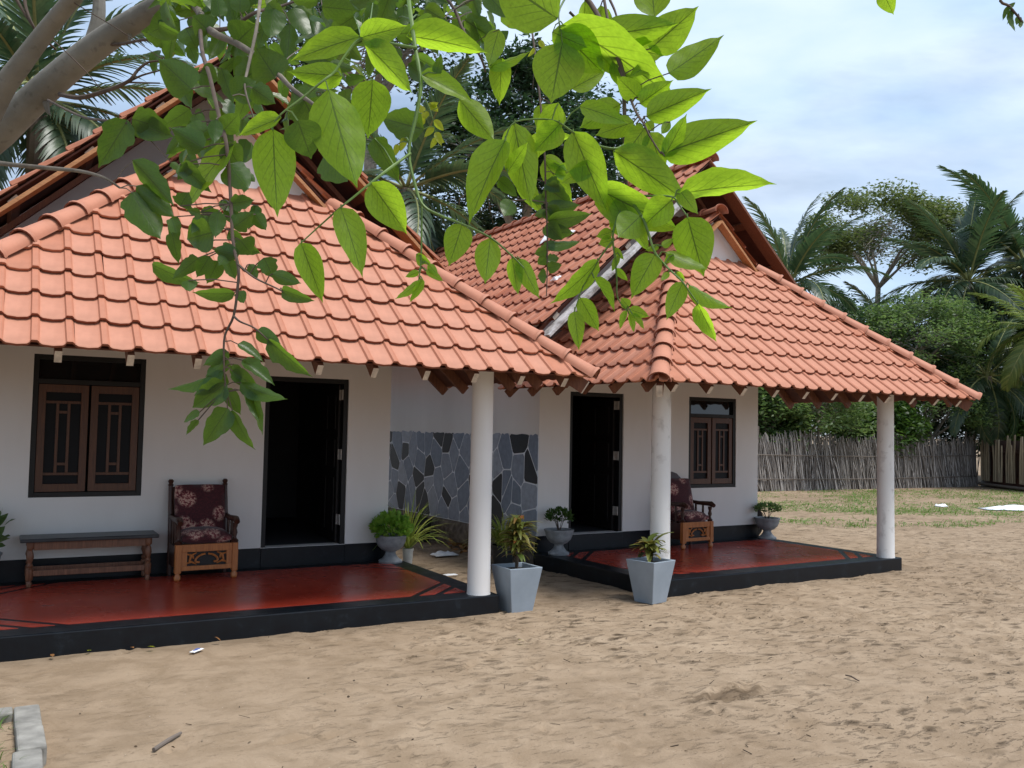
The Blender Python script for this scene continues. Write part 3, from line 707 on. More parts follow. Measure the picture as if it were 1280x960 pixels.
# ------------------------------------------------------------------ veranda furniture
PH = .168
def bench():
    x0_, x1_, y0_, y1_ = -4.03, -2.80, 2.06, 2.44
    t = thing('bench', 'long wooden bench with dark flat top and turned legs under the window', 'bench', (0, 0, PH))
    h = .46
    MB().box(x0_, x1_, y0_-.02, y1_, h-.035, h).build('seat', 'bench_top', t, False, bevel=.008)
    for x in (x0_+.09, x1_-.09):
        for y in (y0_+.05, y1_-.06):
            MB().lathe([(.020, 0), (.026, .03), (.020, .055), (.033, .075), (.033, .165), (.022, .18), (.030, .20), (.018, .225), (.034, .28), (.026, .325), (.018, .345), (.031, .36), (.033, .37), (.033, h-.035)], 16, (x, y, 0)).build('leg', 'bench_wood', t)
    for y in (y0_+.05, y1_-.06):
        MB().box(x0_+.12, x1_-.12, y-.012, y+.012, h-.115, h-.036).build('apron', 'bench_wood', t, False, bevel=.003)
        MB().box(x0_+.12, x1_-.12, y-.014, y+.014, .10, .155).build('stretcher', 'bench_wood', t, False, bevel=.004)
    for x in (x0_+.09, x1_-.09):
        MB().box(x-.012, x+.012, y0_+.08, y1_-.09, .10, .15).build('stretcher', 'bench_wood', t, False, bevel=.004)
        MB().box(x-.012, x+.012, y0_+.08, y1_-.09, h-.105, h-.036).build('apron', 'bench_wood', t, False, bevel=.003)
bench()
def armchair(label, loc, rz, W, Dp, crest):
    t = thing('armchair', label, 'armchair', loc, rz, None)
    hw = W/2; zt = .36
    for x in (-hw+.03, hw-.03):                                   # front posts with bun feet, rear posts raked back
        MB().lathe([(.022, 0), (.032, .012), (.034, .04), (.024, .06), (.020, .075)], 14, (x, .03, 0)).build('foot', 'chair_wood', t)
        MB().box(x-.03, x+.03, 0, .06, .075, zt).build('leg', 'chair_wood', t, False, bevel=.005)
        b = MB(); b.tube([(x, Dp-.12, 0), (x, Dp-.13, .34), (x, Dp-.09, .60), (x, Dp-.03, .86 if crest else .93)], [.026, .03, .028, .024], 10); b.build('leg', 'dark_wood', t)
        if not crest:
            MB().lathe([(.026, 0), (.030, .012), (.020, .022), (.030, .05), (.018, .068)], 12, (x, Dp-.03, .92)).build('finial', 'dark_wood', t)
        # arm on a turned support, with a rounded front knob
        MB().lathe([(.034, 0), (.040, .02), (.020, .04), (.016, .06), (.028, .10), (.018, .145), (.026, .165), (.030, .20)], 12, (x, .045, zt)).build('arm_support', 'dark_wood', t)
        b = MB(); b.tube([(x, Dp-.10, .61), (x, Dp*.5, .595), (x, .10, .60), (x, .02, .60), (x, -.035, .575)], [.022, .028, .032, .036, .028], 10); b.build('arm', 'dark_wood', t)
        MB().box(x-.018, x+.018, .06, Dp-.15, .12, .34).build('side_rail', 'dark_wood', t, False, bevel=.004)
        MB().tube([(x, .18, .34), (x, .18, .58)], .016, 8).tube([(x, .32, .34), (x, .32, .58)], .016, 8).build('spindle', 'dark_wood', t)
    fp = MB(); fp.box(-hw+.06, hw-.06, .006, .05, zt-.075, zt).box(-hw+.06, hw-.06, .006, .05, .10, .145)
    fp.build('front_rail', 'chair_wood', t, False, bevel=.004)
    MB().box(-hw+.06, hw-.06, .034, .042, .145, zt-.075).build('front_panel', 'door_dark', t, False)
    fret = MB(); zc = (.145+zt-.075)/2                            # pierced fretwork of scrolls and leaves
    for sg in (1, -1):
        pts = [(sg*(.015+.05*math.sin(a)*1.2+.02*a), .024, zc-.005+.05*math.cos(a)*(1-a/9)) for a in [k*.42 for k in range(9)]]
        fret.tube(pts, [.011]*9, 6)
        pts = [(sg*(.13+.045*k/4.), .024, zc+.045*math.sin(k*1.1)) for k in range(5)]; fret.tube(pts, [.008, .013, .014, .012, .006], 6)
        fret.tube([(sg*.10, .024, zc-.055), (sg*.15, .024, zc-.03), (sg*(hw-.07), .024, zc-.058)], [.006, .012, .005], 6)
        fret.tube([(sg*.10, .024, zc+.06), (sg*.15, .024, zc+.035), (sg*(hw-.07), .024, zc+.06)], [.006, .012, .005], 6)
        fret.box(min(sg*(hw-.115), sg*(hw-.06)), max(sg*(hw-.115), sg*(hw-.06)), .014, .033, .145, zt-.075)
    fret.build('carving', 'chair_wood', t)
    def cushion(name, cx, cy, cz, sx, sy, sz, rx=0, bulge=.03):
        m = MB(); n = 10; vs = []
        for side in (1, -1):
            for i in range(n+1):
                for j in range(n+1):
                    a, b = i/n*2-1, j/n*2-1; e_ = (1-abs(a)**5)*(1-abs(b)**5)
                    vs.append((a*sx/2*(1-.03*abs(b)**4), b*sy/2*(1-.03*abs(a)**4), side*(sz*.30*e_**.4+bulge*(1-a*a)*(1-b*b)+sz*.18)))
        q = (n+1)**2
        fs = [(i*(n+1)+j, (i+1)*(n+1)+j, (i+1)*(n+1)+j+1, i*(n+1)+j+1) for i in range(n) for j in range(n)]
        fs += [tuple(q+k for k in f)[::-1] for f in fs]
        rim = [i*(n+1) for i in range(n+1)]+[n*(n+1)+j for j in range(1, n+1)]+[i*(n+1)+n for i in range(n-1, -1, -1)]+[j for j in range(n-1, 0, -1)]
        fs += [(rim[k], rim[(k+1) % len(rim)], q+rim[(k+1) % len(rim)], q+rim[k])[::-1] for k in range(len(rim))]
        m.add(vs, fs); m.build(name, 'floral', t, True, 60, M=Matrix.Translation((cx, cy, cz)) @ Matrix.Rotation(rx, 4, 'X'))
    MB().box(-hw+.05, hw-.05, .05, Dp-.13, zt-.03, zt-.005).build('seat_board', 'dark_wood', t, False)
    cushion('seat_cushion', 0, .27, zt+.055, W-.12, .50, .13)
    cushion('back_cushion', 0, Dp-.16, .66, W-.11, .56, .10, R(76), .02)
    b = MB()
    if crest:
        prof = [(-hw+.03, 0), (-hw+.03, .10), (-hw*.55, .13), (-hw*.3, .20), (0, .225), (hw*.3, .20), (hw*.55, .13), (hw-.03, .10), (hw-.03, 0)]
        b.prism(prof, 0, .03, Matrix.Translation((0, Dp-.02, .80)) @ Matrix.Rotation(R(78), 4, 'X')); b.build('crest_rail', 'dark_wood', t, False, bevel=.006)
    else:
        b.box(-hw+.05, hw-.05, Dp-.05, Dp-.025, .84, .91).build('crest_rail', 'dark_wood', t, False, bevel=.006)
    MB().box(-hw+.05, hw-.05, Dp-.085, Dp-.065, .42, .86).build('back_panel', 'dark_wood', t, False)
armchair('carved wooden armchair with floral maroon cushions beside the long bench', (-2.355, 1.90, PH), .03, .62, .56, False)
q = W2(2.335, 1.80, PH)
armchair('carved armchair with arched crest and maroon cushions behind the mottled column', q, C2ROT+.02, .58, .54, True)

# ------------------------------------------------------------------ pots and plants
def blade(m, p, d, L_, wd, droop, n=5, rnd=random, fold=.25):
    """an arching strap leaf"""
    p = Vector(p); d = Vector(d).normalized(); side = d.cross(Vector((0, 0, 1))); side = side.normalized() if side.length > .05 else Vector((1, 0, 0))
    vs = []; cur = p.copy(); dirn = d.copy()
    for k in range(n+1):
        t = k/n; ww = wd*(1-.85*t**2.2)*(.65+.35*min(1, t*4)); up_ = side.cross(dirn).normalized()
        vs += [cur-side*ww/2+up_*ww*fold*.5, cur, cur+side*ww/2+up_*ww*fold*.5]
        cur = cur+dirn*(L_/n); dirn = (dirn+Vector((0, 0, -droop/n))).normalized()
    m.add(vs, [(k*3+a, k*3+a+1, k*3+a+4, k*3+a+3) for k in range(n) for a in (0, 1)])
def leaflet(m, p, d, up, L_, wd):
    d = Vector(d).normalized(); s = d.cross(Vector(up)); s = s.normalized() if s.length > .05 else d.orthogonal().normalized(); nn = s.cross(d); p = Vector(p)
    m.add([p, p+d*L_*.35-s*wd*.5+nn*wd*.12, p+d*L_*.72-s*wd*.38+nn*wd*.1, p+d*L_-nn*L_*.08, p+d*L_*.72+s*wd*.38+nn*wd*.1, p+d*L_*.35+s*wd*.5+nn*wd*.12], [(0, 1, 5), (1, 2, 4, 5), (2, 3, 4)])
def rdir(r, zlo=-.2, zhi=1): 
    a = r.uniform(0, 2*math.pi); z = r.uniform(zlo, zhi); q = math.sqrt(max(0, 1-min(1, z*z))); return Vector((q*math.cos(a), q*math.sin(a), z))
def urn(label, loc, sc=1.0):
    t = thing('urn_planter', label, 'planter', loc, random.uniform(0, 1), 'cement pedestal urns at the corners of the verandas')
    t.scale = (sc,)*3
    MB().lathe([(.135, 0), (.140, .018), (.132, .032), (.100, .048), (.070, .085), (.058, .115), (.064, .132)], 28).build('pedestal', 'urn_cement', t)
    MB().lathe([(.060, .130), (.105, .150), (.150, .195), (.172, .245), (.178, .285), (.190, .300), (.192, .318), (.180, .322), (.165, .318), (.160, .285), (.02, .283)], 40, flute=.012, nf=20).build('bowl', 'urn_cement', t)
    MB().lathe([(.158, .279), (.158, .288), (.10, .298), (.01, .300)], 20).build('soil', 'soil', t)
    return t
def plant(name, label, cat, loc, fn, mat, stem='twig_brown', group=None):
    t = thing(name, label, cat, loc, 0, group); st = MB(); fo = MB(); fn(st, fo)
    if st.v: st.build('stem', stem, t)
    fo.build('foliage', mat, t, True, 180); return t
def bushy(seed, n, rx, rz, zc, L_, wd, stems=7, up=.4):
    def fn(st, fo):
        r = random.Random(seed)
        for k in range(stems):
            d = rdir(r, .2, 1); st.tube([(0, 0, -.03), Vector((d.x*rx*.4, d.y*rx*.4, zc*.6)), Vector((d.x*rx*.85, d.y*rx*.85, zc+d.z*rz*.8))], [.006, .004, .002], 5)
        for k in range(n):
            d = rdir(r, -.55, 1); q = r.uniform(.35, 1)**.5; p = Vector((d.x*rx*q, d.y*rx*q, zc+d.z*rz*q))
            o = (d+Vector((0, 0, up))+rdir(r)*.6).normalized(); leaflet(fo, p, o, rdir(r, .3, 1), L_*r.uniform(.7, 1.2), wd*r.uniform(.7, 1.2))
    return fn
def strap(seed, n, L_, wd, droop, spread=.6):
    def fn(st, fo):
        r = random.Random(seed)
        for k in range(n):
            a = r.uniform(0, 2*math.pi); e_ = r.uniform(.15, spread+.25); d = Vector((math.cos(a)*e_, math.sin(a)*e_, 1-.3*e_))
            blade(fo, (d.x*.04, d.y*.04, 0), d, L_*r.uniform(.7, 1.15), wd*r.uniform(.8, 1.2), droop*r.uniform(.7, 1.3))
    return fn
u1 = Vector((-.20, 2.30, PH)); urn('fluted grey cement urn with a bright green herb beside the alley', u1)
plant('herb_plant', 'dense bright green herb filling the urn beside the alley', 'plant', u1+Vector((0, 0, .30)), bushy(1, 430, .215, .165, .095, .075, .055, 10), 'leaf_herb', 'twig_green')
ul = Vector((-4.36, 2.26, PH)); urn('grey cement urn at the far end of the veranda past the bench', ul)
plant('broad_leaf_plant', 'broad-leaved green plant in the urn past the bench', 'plant', ul+Vector((0, 0, .30)), bushy(2, 70, .20, .22, .16, .15, .085, 7), 'leaf_light', 'twig_green')
u2 = W2(.20, 2.10, PH); urn('pale grey cement urn with a small shrub beside the second doorway', u2)
plant('small_shrub', 'small dark-leaved shrub with a slim stem in urn by the second doorway', 'plant', u2+Vector((0, 0, .30)), bushy(3, 420, .17, .115, .17, .045, .024, 6), 'leaf_tree')
u3 = W2(4.13, 2.20, PH); urn('dark grey cement urn at the wall corner facing the fence', u3)
plant('bonsai_shrub', 'low spreading green shrub in urn at the wall corner facing the fence', 'plant', u3+Vector((0, 0, .30)), bushy(4, 420, .20, .08, .15, .045, .024, 6), 'leaf_light')

def square_planter(label, loc, rz, top=.185, bot=.118, h=.42):
    t = thing('square_planter', label, 'planter', loc, rz, 'tapered grey square planters')
    m = MB(); ti = top-.022
    ring = lambda a, z: [(-a, -a, z), (a, -a, z), (a, a, z), (-a, a, z)]
    v = ring(bot, -.02)+ring(top, h)+ring(ti, h)+ring(ti-.012, h-.05)
    f = [(3, 2, 1, 0)]+[(k*4+i, k*4+(i+1) % 4, k*4+4+(i+1) % 4, k*4+4+i) for k in range(3) for i in range(4)]
    m.add(v, f); m.build('pot', 'planter_paint', t, False, bevel=.006)
    MB().lathe([(ti-.03, h-.06), (ti-.03, h-.035), (.02, h-.022)], 4+12).build('soil', 'soil', t); return t
def croton(seed, stems, hgt, L_, wd, n):
    def fn(st, fo):
        r = random.Random(seed)
        for k in range(stems):
            a = r.uniform(0, 6.28); e_ = r.uniform(.02, .10); top = Vector((math.cos(a)*e_, math.sin(a)*e_, hgt*r.uniform(.75, 1)))
            st.tube([(top.x*.2, top.y*.2, -.03), top*.5, top], [.008, .007, .005], 6)
            for i in range(n):
                t_ = r.uniform(.25, 1); p = top*t_; b = r.uniform(0, 6.28); up_ = r.uniform(.1, 1.1)
                blade(fo, p, (math.cos(b), math.sin(b), up_), L_*r.uniform(.7, 1.1), wd*r.uniform(.7, 1.2), r.uniform(.8, 1.8), 4)
    return fn
p1 = Vector((.215, .06, 0)); square_planter('tapered grey square planter with tall croton beside smooth white column', p1, .02)
plant('croton_plant', 'tall croton with yellow, green and orange leaves by smooth white column', 'plant', p1+Vector((0, 0, .39)), croton(8, 5, .52, .22, .055, 26), 'leaf_croton')
p2 = W2(-.17, -.11, 0); square_planter('tapered grey square planter with short plant before the mottled column', p2, .24)
def mixed(st, fo):
    croton(9, 4, .24, .22, .085, 12)(st, fo)
plant('croton_plant', 'short croton with drooping pinkish-brown and green leaves by mottled column', 'plant', p2+Vector((0, 0, .39)), mixed, 'leaf_croton')
# pots standing in the alley between the cottages
def round_pot(label, loc, r0, r1, h, mat):
    t = thing('round_pot', label, 'pot', loc)
    MB().lathe([(r0, -.01), (r1, h*.9), (r1*1.06, h*.9), (r1*1.06, h), (r1*.95, h), (r1*.92, h*.86), (.01, h*.85)], 24).build('pot', mat, t)
    return t
a1 = Vector((.20, 2.72, 0)); round_pot('slim off-white pot of straps behind the herb urn', a1, .050, .066, .26, 'pot_white')
plant('spider_plant', 'yellow-green arching strap plant behind the herb urn', 'plant', a1+Vector((0, 0, .26)), strap(5, 80, .68, .024, 1.5), 'leaf_spider')
a2 = gnd(527, 667); round_pot('black round bucket pot against the rough stone footing', (1.48, 5.25, 0), .14, .18, .34, 'bucket_black')
plant('seedling', 'sparse green seedling in the black bucket pot', 'plant', (1.48, 5.25, .29), strap(6, 22, .20, .022, .9, .7), 'leaf_tree')
a3 = Vector((1.40, 2.45, 0)); round_pot('dark pot of spiky straps at the foot of the stone-painted wall', a3, .11, .15, .28, 'bucket_black')
plant('spider_plant', 'dense spiky green strap plant at the foot of the stone-painted wall', 'plant', a3+Vector((0, 0, .25)), strap(7, 150, .50, .024, 1.7, .8), 'leaf_spider')

# ------------------------------------------------------------------ litter and loose things
def rag(name, label, cat, c, sx, sy, h, mat, seed, parent=None, rz=0):
    r = random.Random(seed); m = MB(); n = 9; o = r.uniform(0, 50)
    for i in range(n):
        for j in range(n):
            a, b = i/(n-1)*2-1, j/(n-1)*2-1; k = 1+.25*noise.noise(Vector((a*1.2+o, b*1.2, 0)))
            m.v.append((a*sx/2*k, b*sy/2*k, .006+h*max(0, (1-max(abs(a), abs(b))**2))*(.5+.8*noise.noise(Vector((a*2+o, b*2, 3))))+.002))
    m.f = [(i*n+j, (i+1)*n+j, (i+1)*n+j+1, i*n+j+1) for i in range(n-1) for j in range(n-1)]; m.mi = [0]*len(m.f)
    ob = m.build(name, mat, parent, True, 60, M=Matrix.Translation(c) @ Matrix.Rotation(rz, 4, 'Z'))
    s_ = ob.modifiers.new('solid', 'SOLIDIFY'); s_.thickness = .003
    if not parent: tag(ob, label, cat)
    return ob
rag('plastic_bag', 'crumpled white plastic bag beside dry leaves in the alley', 'bag', gnd(556, 694), .36, .22, .07, 'paper_white', 3)
rag('paper_scrap', 'torn flat scrap of white paper in alley beside the red veranda', 'paper', gnd(563, 719), .16, .10, .01, 'paper_white', 4)
rag('paper_scrap', 'small white scrap on the grass patch before the fence', 'litter', gnd(1176, 633), .28, .25, .10, 'paper_white', 6)
wr = rag('wrapper', 'small blue and white wrapper on sand before the bench veranda', 'wrapper', gnd(246, 814), .13, .045, .014, 'paper_white', 5, None, .8)
rag('print', '', '', (0, 0, .006), .08, .018, .014, 'print_blue', 9, wr)
cl = rag('white_cloth', 'crumpled white cloth with red trim lying on sand near the bamboo fence', 'cloth', gnd(1266, 637), 1.5, .6, .14, 'cloth_white', 7, None, -.5)
rag('red_trim', '', '', (.45, -.22, .01), .5, .2, .10, 'cloth_red', 8, cl)
for k, (u_, v_) in enumerate(((572, 686), (579, 691), (566, 683), (583, 686))):
    m = MB(); r = random.Random(k+20); p = gnd(u_, v_)
    for i in range(9): leaflet(m, (r.uniform(-.07, .07), r.uniform(-.07, .07), r.uniform(.01, .07)), rdir(r, -.2, .5), rdir(r, .2, 1), r.uniform(.08, .15), r.uniform(.04, .07))
    tag(m.build('dry_leaves', 'leaf_dry', None, True, 180, M=Matrix.Translation(p)), 'clump of curled brown dry leaves beside the white bag', 'dry leaves', 'dry leaves by the plastic bag')
for k, (u_, v_) in enumerate(((66, 823), (113, 815), (163, 811), (194, 811), (276, 803), (655, 803))):
    m = MB(); r = random.Random(k+40); leaflet(m, (0, 0, .012), (r.uniform(-1, 1), r.uniform(-1, 1), .15), (0, 0, 1), .06, .03)
    tag(m.build('fallen_leaf', 'leaf_yellow' if k % 2 else 'leaf_dry', None, True, 180, M=Matrix.Translation(gnd(u_, v_))), 'small yellow fallen leaf on the sand along the black veranda edge' if k % 2 else 'small brown fallen leaf on the sand along the black veranda edge', 'leaf', 'fallen leaves along the veranda edge')
p, q = gnd(192, 938), gnd(226, 917)
m = MB(); m.tube([p+Vector((0, 0, .004)), (p+q)/2+Vector((.01, .01, .008)), q+Vector((0, 0, .004))], [.011, .012, .009], 7); tag(m.build('stick', 'dry_stick'), 'short brown stick lying on bare sand near the kerbed bed', 'stick')
p, q = gnd(1057, 845), gnd(1074, 852)
m = MB(); m.tube([p+Vector((0, 0, .006)), (p+q)/2+Vector((.01, .02, .012)), q+Vector((0, 0, .004))], [.005, .006, .004], 6); tag(m.build('stick', 'twig_brown'), 'thin dark twig lying on the trampled open sand', 'stick')
# scraps blown onto the tiles of the second cottage's long roof slope
def on_roof(u_, v_):
    c, s_ = math.cos(C2ROT), math.sin(C2ROT); L2 = lambda P_: Vector((c*(P_.x-C2LOC[0])+s_*(P_.y-C2LOC[1]), -s_*(P_.x-C2LOC[0])+c*(P_.y-C2LOC[1]), P_.z))
    o_ = L2(CAM); d_ = L2(CAM+ray(u_, v_))-o_; n_ = Vector((-S, 0, 1)); t_ = ((C2['zm']+.075)-S*C2['xc']-n_.dot(o_))/n_.dot(d_); return W2(*(o_+d_*t_))
for k, (u_, v_, a_, b_, lb) in enumerate(((686, 293, .62, .16, 'long torn strip of white plastic on the tiled slope'), (715, 291, .20, .10, 'small white scrap on the tiles beside the torn plastic strip'), (695, 349, .18, .10, 'small white scrap low on the tiled slope'))):
    ob = rag('plastic_scrap', lb, 'scrap', (0, 0, 0), a_, b_, .05, 'paper_white', 60+k)
    ob.matrix_world = Matrix.Translation(on_roof(u_, v_)) @ Matrix.Rotation(-math.atan(S), 4, 'Y') @ Matrix.Rotation((.5, 1.2, 1.5)[k], 4, 'Z')
# dark tyre leaning behind the wall corner
t = W2(4.42, 3.0, 0); m = MB(); n = 28
rings = [(.30, -.07), (.33, -.075), (.345, 0), (.33, .075), (.30, .07), (.20, .05), (.19, 0), (.20, -.05)]
for k in range(n):
    a = 2*math.pi*k/n
    for r_, y_ in rings: m.v.append((y_, r_*math.cos(a), r_*math.sin(a)+.345))
m.f = [(k*8+i, k*8+(i+1) % 8, ((k+1) % n)*8+(i+1) % 8, ((k+1) % n)*8+i) for k in range(n) for i in range(8)]; m.mi = [0]*len(m.f)
tag(m.build('tyre', 'rubber', None, True, 50, M=Matrix.Translation(t) @ Matrix.Rotation(C2ROT+1.1, 4, 'Z') @ Matrix.Rotation(-.12, 4, 'Y')), 'black tyre leaning behind the wall corner near the dark urn', 'tyre')
m = MB(); r = random.Random(91)                      # scattered organic bits trodden into the sand
for k in range(900):
    x_, y_ = r.uniform(-4.2, 8.5), r.uniform(-5.2, .0)
    if noise.noise(Vector((x_*.45, y_*.45, 5)))+.05*x_ < r.uniform(-.5, .5): continue
    a = r.uniform(0, 6.28); p = Vector((x_, y_, relief(x_, y_)+.004)); d = Vector((math.cos(a), math.sin(a), r.uniform(0, .3)))
    if k % 3: leaflet(m, p, d, rdir(r, .4, 1), r.uniform(.012, .035), r.uniform(.006, .016))
    else: m.tube([p, p+d*r.uniform(.02, .07)], r.uniform(.0012, .0028), 4, cap=False)
tag(stuff(m.build('ground_litter', 'litter_dark', None, True, 180)), 'fine dark specks of twig and leaf trodden into the sand', 'litter')
# kerb of the garden bed: concrete kerb blocks, soil, weeds
bed = thing('garden_bed', 'kerbed garden bed with weathered concrete edging and weeds', 'garden bed', (-3.96, -1.56, 0))
kb = []
y = 0
for k in range(8):
    ln = .40+random.uniform(-.03, .03); MB().box(-.135, 0, y-ln+.008, y, -.15, .085+random.uniform(-.006, .006)).build('kerb_block', 'concrete', bed, False, bevel=.014, M=Matrix.Rotation(random.gauss(0, .008), 4, 'Z')); y -= ln
x = -.137
for k in range(6):
    ln = .42; MB().box(x-ln+.008, x, -.13, .004, -.15, .082+random.uniform(-.006, .006)).build('kerb_block', 'concrete', bed, False, bevel=.014, M=Matrix.Rotation(random.gauss(0, .006), 4, 'Z')); x -= ln
m = MB(); n = 22
for i in range(n+1):
    for j in range(n+1): m.v.append((-.13-2.5*i/n, -.12-3.0*j/n, .035+.03*noise.fractal(Vector((i*.5, j*.5, 4)), 1, 2, 3)))
m.f = [(i*(n+1)+j, i*(n+1)+j+1, (i+1)*(n+1)+j+1, (i+1)*(n+1)+j) for i in range(n) for j in range(n)]; m.mi = [0]*len(m.f)
m.build('soil', 'sand', bed, True, 180)
m = MB(); r = random.Random(31)
for k in range(260):
    bx, by = -.17-abs(r.gauss(0, .5)), -.14-r.uniform(0, 2.2)
    for i in range(r.randint(2, 6)): blade(m, (bx+r.uniform(-.02, .02), by+r.uniform(-.02, .02), .03), (r.uniform(-.8, .8), r.uniform(-.8, .8), 1), r.uniform(.06, .16), .007, 1.3, 3)
stuff(m.build('weeds', 'grass', bed, True, 180))
# thin grass creeping over the sand near the fence
m = MB(); r = random.Random(32)
k = 0
while k < 9000:
    u_, v_ = r.uniform(945, 1280), r.uniform(612, 665); p = gnd(u_, v_)
    d_ = .55+.9*noise.noise(Vector((p.x*.35, p.y*.55, 2)))-(v_-624)/38*.6-(.25 if u_ < 1060 else 0)
    k += 1
    if r.random() > d_: continue
    for i in range(4): blade(m, (p.x+r.uniform(-.12, .12), p.y+r.uniform(-.12, .12), -.01), (r.uniform(-1, 1), r.uniform(-1, 1), .35), r.uniform(.05, .11), .022, .8, 2)
tag(stuff(m.build('grass_patch', 'grass', None, True, 180)), 'thin green grass creeping over the sand before the stick fence', 'grass')

# ------------------------------------------------------------------ fences at the back of the yard
FY = 12.75
fen = thing('stick_fence', 'weathered grey fence of packed brushwood sticks beyond the sand yard', 'fence', (17, FY, 0))
m = MB(); r = random.Random(41)
xx = -9.0
while xx < 10.2:
    lay = r.randint(0, 3); hgt = r.uniform(1.45, 1.85)+.08*math.sin(xx*1.3); lean = r.gauss(-.17, .17)
    y = -.02-.035*lay+r.uniform(-.02, .02); p0_ = Vector((xx, y, -.05)); p1_ = Vector((xx+lean*hgt, y+r.uniform(-.05, .05), hgt))
    m.tube([p0_, (p0_+p1_)/2+Vector((r.gauss(0, .03), 0, 0)), p1_], [r.uniform(.010, .022), .015, r.uniform(.006, .012)], 4, cap=False); xx += r.uniform(.006, .020)
stuff(m.build('stick_mat', 'fence_stick', fen, True, 80))
MB().box(-9, 10.2, .02, .05, -.1, 1.45).build('backing_thatch', 'dry_stick', fen, False)
for z in (.35, 1.1): MB().tube([(-9, -.16, z), (-3, -.17, z+.04), (4, -.16, z-.02), (10.2, -.16, z+.03)], .014, 6).build('rail', 'dry_stick', fen)
for x in (-8.5, -6, -3.4, -.8, 1.9, 4.6, 7.2, 9.7): MB().tube([(x, .10, -.1), (x+.05, .10, 2.0)], [.05, .04], 7).build('post', 'dry_stick', fen)
cr_ = Vector((27.25, FY-.1, 0)); de = gnd(1280, 614)-cr_; de.z = 0; de = de.normalized()
fb = thing('bamboo_fence', 'pale upright bamboo slat fence meeting the stick fence at the corner', 'fence', cr_, math.atan2(de.y, de.x))
r = random.Random(43); x = .15; k = 0
while x < 6.5:
    ln = r.uniform(1.5, 1.95); me_ = MB(); me_.tube([(x, 0, .22), (x+r.gauss(0, .02), 0, ln*.6), (x+r.gauss(0, .045), 0, ln)], [.036, .035, .030], 6); me_.build('slat', 'bamboo', fb); k += 1
    x += .115 if k % 5 else .33
MB().box(0, 6.6, .05, .09, 0, .42).build('base_board', 'dark_wood', fb, False); MB().tube([(0, -.06, .1), (6.6, -.06, .06)], .05, 7).build('bottom_rail', 'dry_stick', fb); MB().tube([(0, .045, 1.3), (6.6, .045, 1.32)], .03, 6).build('top_rail', 'dark_wood', fb)
MB().box(0, 6.6, .25, .28, 0, 1.7).build('backing_screen', 'dark_wood', fb, False)

# ------------------------------------------------------------------ palms
def frond_mesh(name, L_, arch, seed, mat, nleaf=42, leafL=.75, twist=.0, lw=.065):
    r = random.Random(seed); pts = []; cur = Vector((0, 0, 0)); ang = 0.0; n = 16
    for k in range(n+1):
        pts.append(cur.copy()); ang -= arch/n*(.4+1.2*k/n); cur = cur+Vector((math.cos(ang), 0, math.sin(ang)))*(L_/n)
    m = MB(); m.tube(pts, [.035*(1-k/n)+.006 for k in range(n+1)], 5, 0)
    for i in range(nleaf):
        t = .14+.86*i/nleaf; f = t*n; k = min(n-1, int(f)); p = pts[k].lerp(pts[k+1], f-k); tan = (pts[k+1]-pts[k]).normalized(); nn = Vector((0, 1, 0)).cross(tan)
        nn = -nn if nn.z < 0 else nn
        ll = leafL*(math.sin(math.pi*(.12+.86*t))**.7)*r.uniform(.85, 1.1)
        for sg in (1, -1):
            d = (Vector((0, sg, 0))*(.9-.25*t)+tan*(.55+.6*t)+nn*r.uniform(-.05, .28)).normalized(); s_ = d.cross(nn).normalized(); vs = []; cu = p.copy()
            for q_ in range(5):
                ww = lw*(1, 1, .85, .6, .12)[q_]/2; vs += [cu-s_*ww, cu+s_*ww]; cu = cu+d*(ll/4); d = (d+Vector((0, 0, -.22-.16*r.random()))).normalized()
            m.add(vs, [(2*q_, 2*q_+1, 2*q_+3, 2*q_+2) for q_ in range(4)], 1)
    return m.mesh(name, ['palm_rachis', mat], True, 180)
FR = {'leaf_palm': [frond_mesh('frond', 3.6, a, 60+i, 'leaf_palm') for i, a in enumerate((.7, 1.15, 1.6, 2.0))], 'leaf_palm_lime': [frond_mesh('frond', 3.2, a, 70+i, 'leaf_palm_lime') for i, a in enumerate((.8, 1.3, 1.8))]}
def palm(label, base, hgt, n, seed, sc=1.0, mat='leaf_palm', lean=(0, 0), az=None, group='coconut palms around the yard', elev=(-.6, 1.35)):
    r = random.Random(seed); t = thing('palm_tree', label, 'palm tree', base, 0, group)
    top = Vector((lean[0], lean[1], hgt))
    MB().tube([(0, 0, -.2), (lean[0]*.25, lean[1]*.25, hgt*.4), (lean[0]*.6, lean[1]*.6, hgt*.75), top], [.22, .16, .14, .15], 10).build('trunk', 'palm_trunk', t)
    for k in range(n):
        a = (k*2.39996+r.uniform(-.3, .3)) if az is None else az[0]+(az[1]-az[0])*r.random(); f = k/(n-1); e_ = elev[1]+(elev[0]-elev[1])*f**.9+r.uniform(-.12, .12)
        me = FR[mat][min(len(FR[mat])-1, int(f*len(FR[mat])))]
        M_ = Matrix.Translation(top) @ Matrix.Rotation(a, 4, 'Z') @ Matrix.Rotation(-e_, 4, 'Y') @ Matrix.Rotation(r.gauss(0, .25), 4, 'X') @ Matrix.Scale(sc*r.uniform(.85, 1.1), 4)
        link('frond', me, t, M_)
    return t
def base_at(u, d):
    p = at(u, 540, d); return Vector((p.x, p.y, 0))
def z_at(u, v, d): return at(u, v, d).z
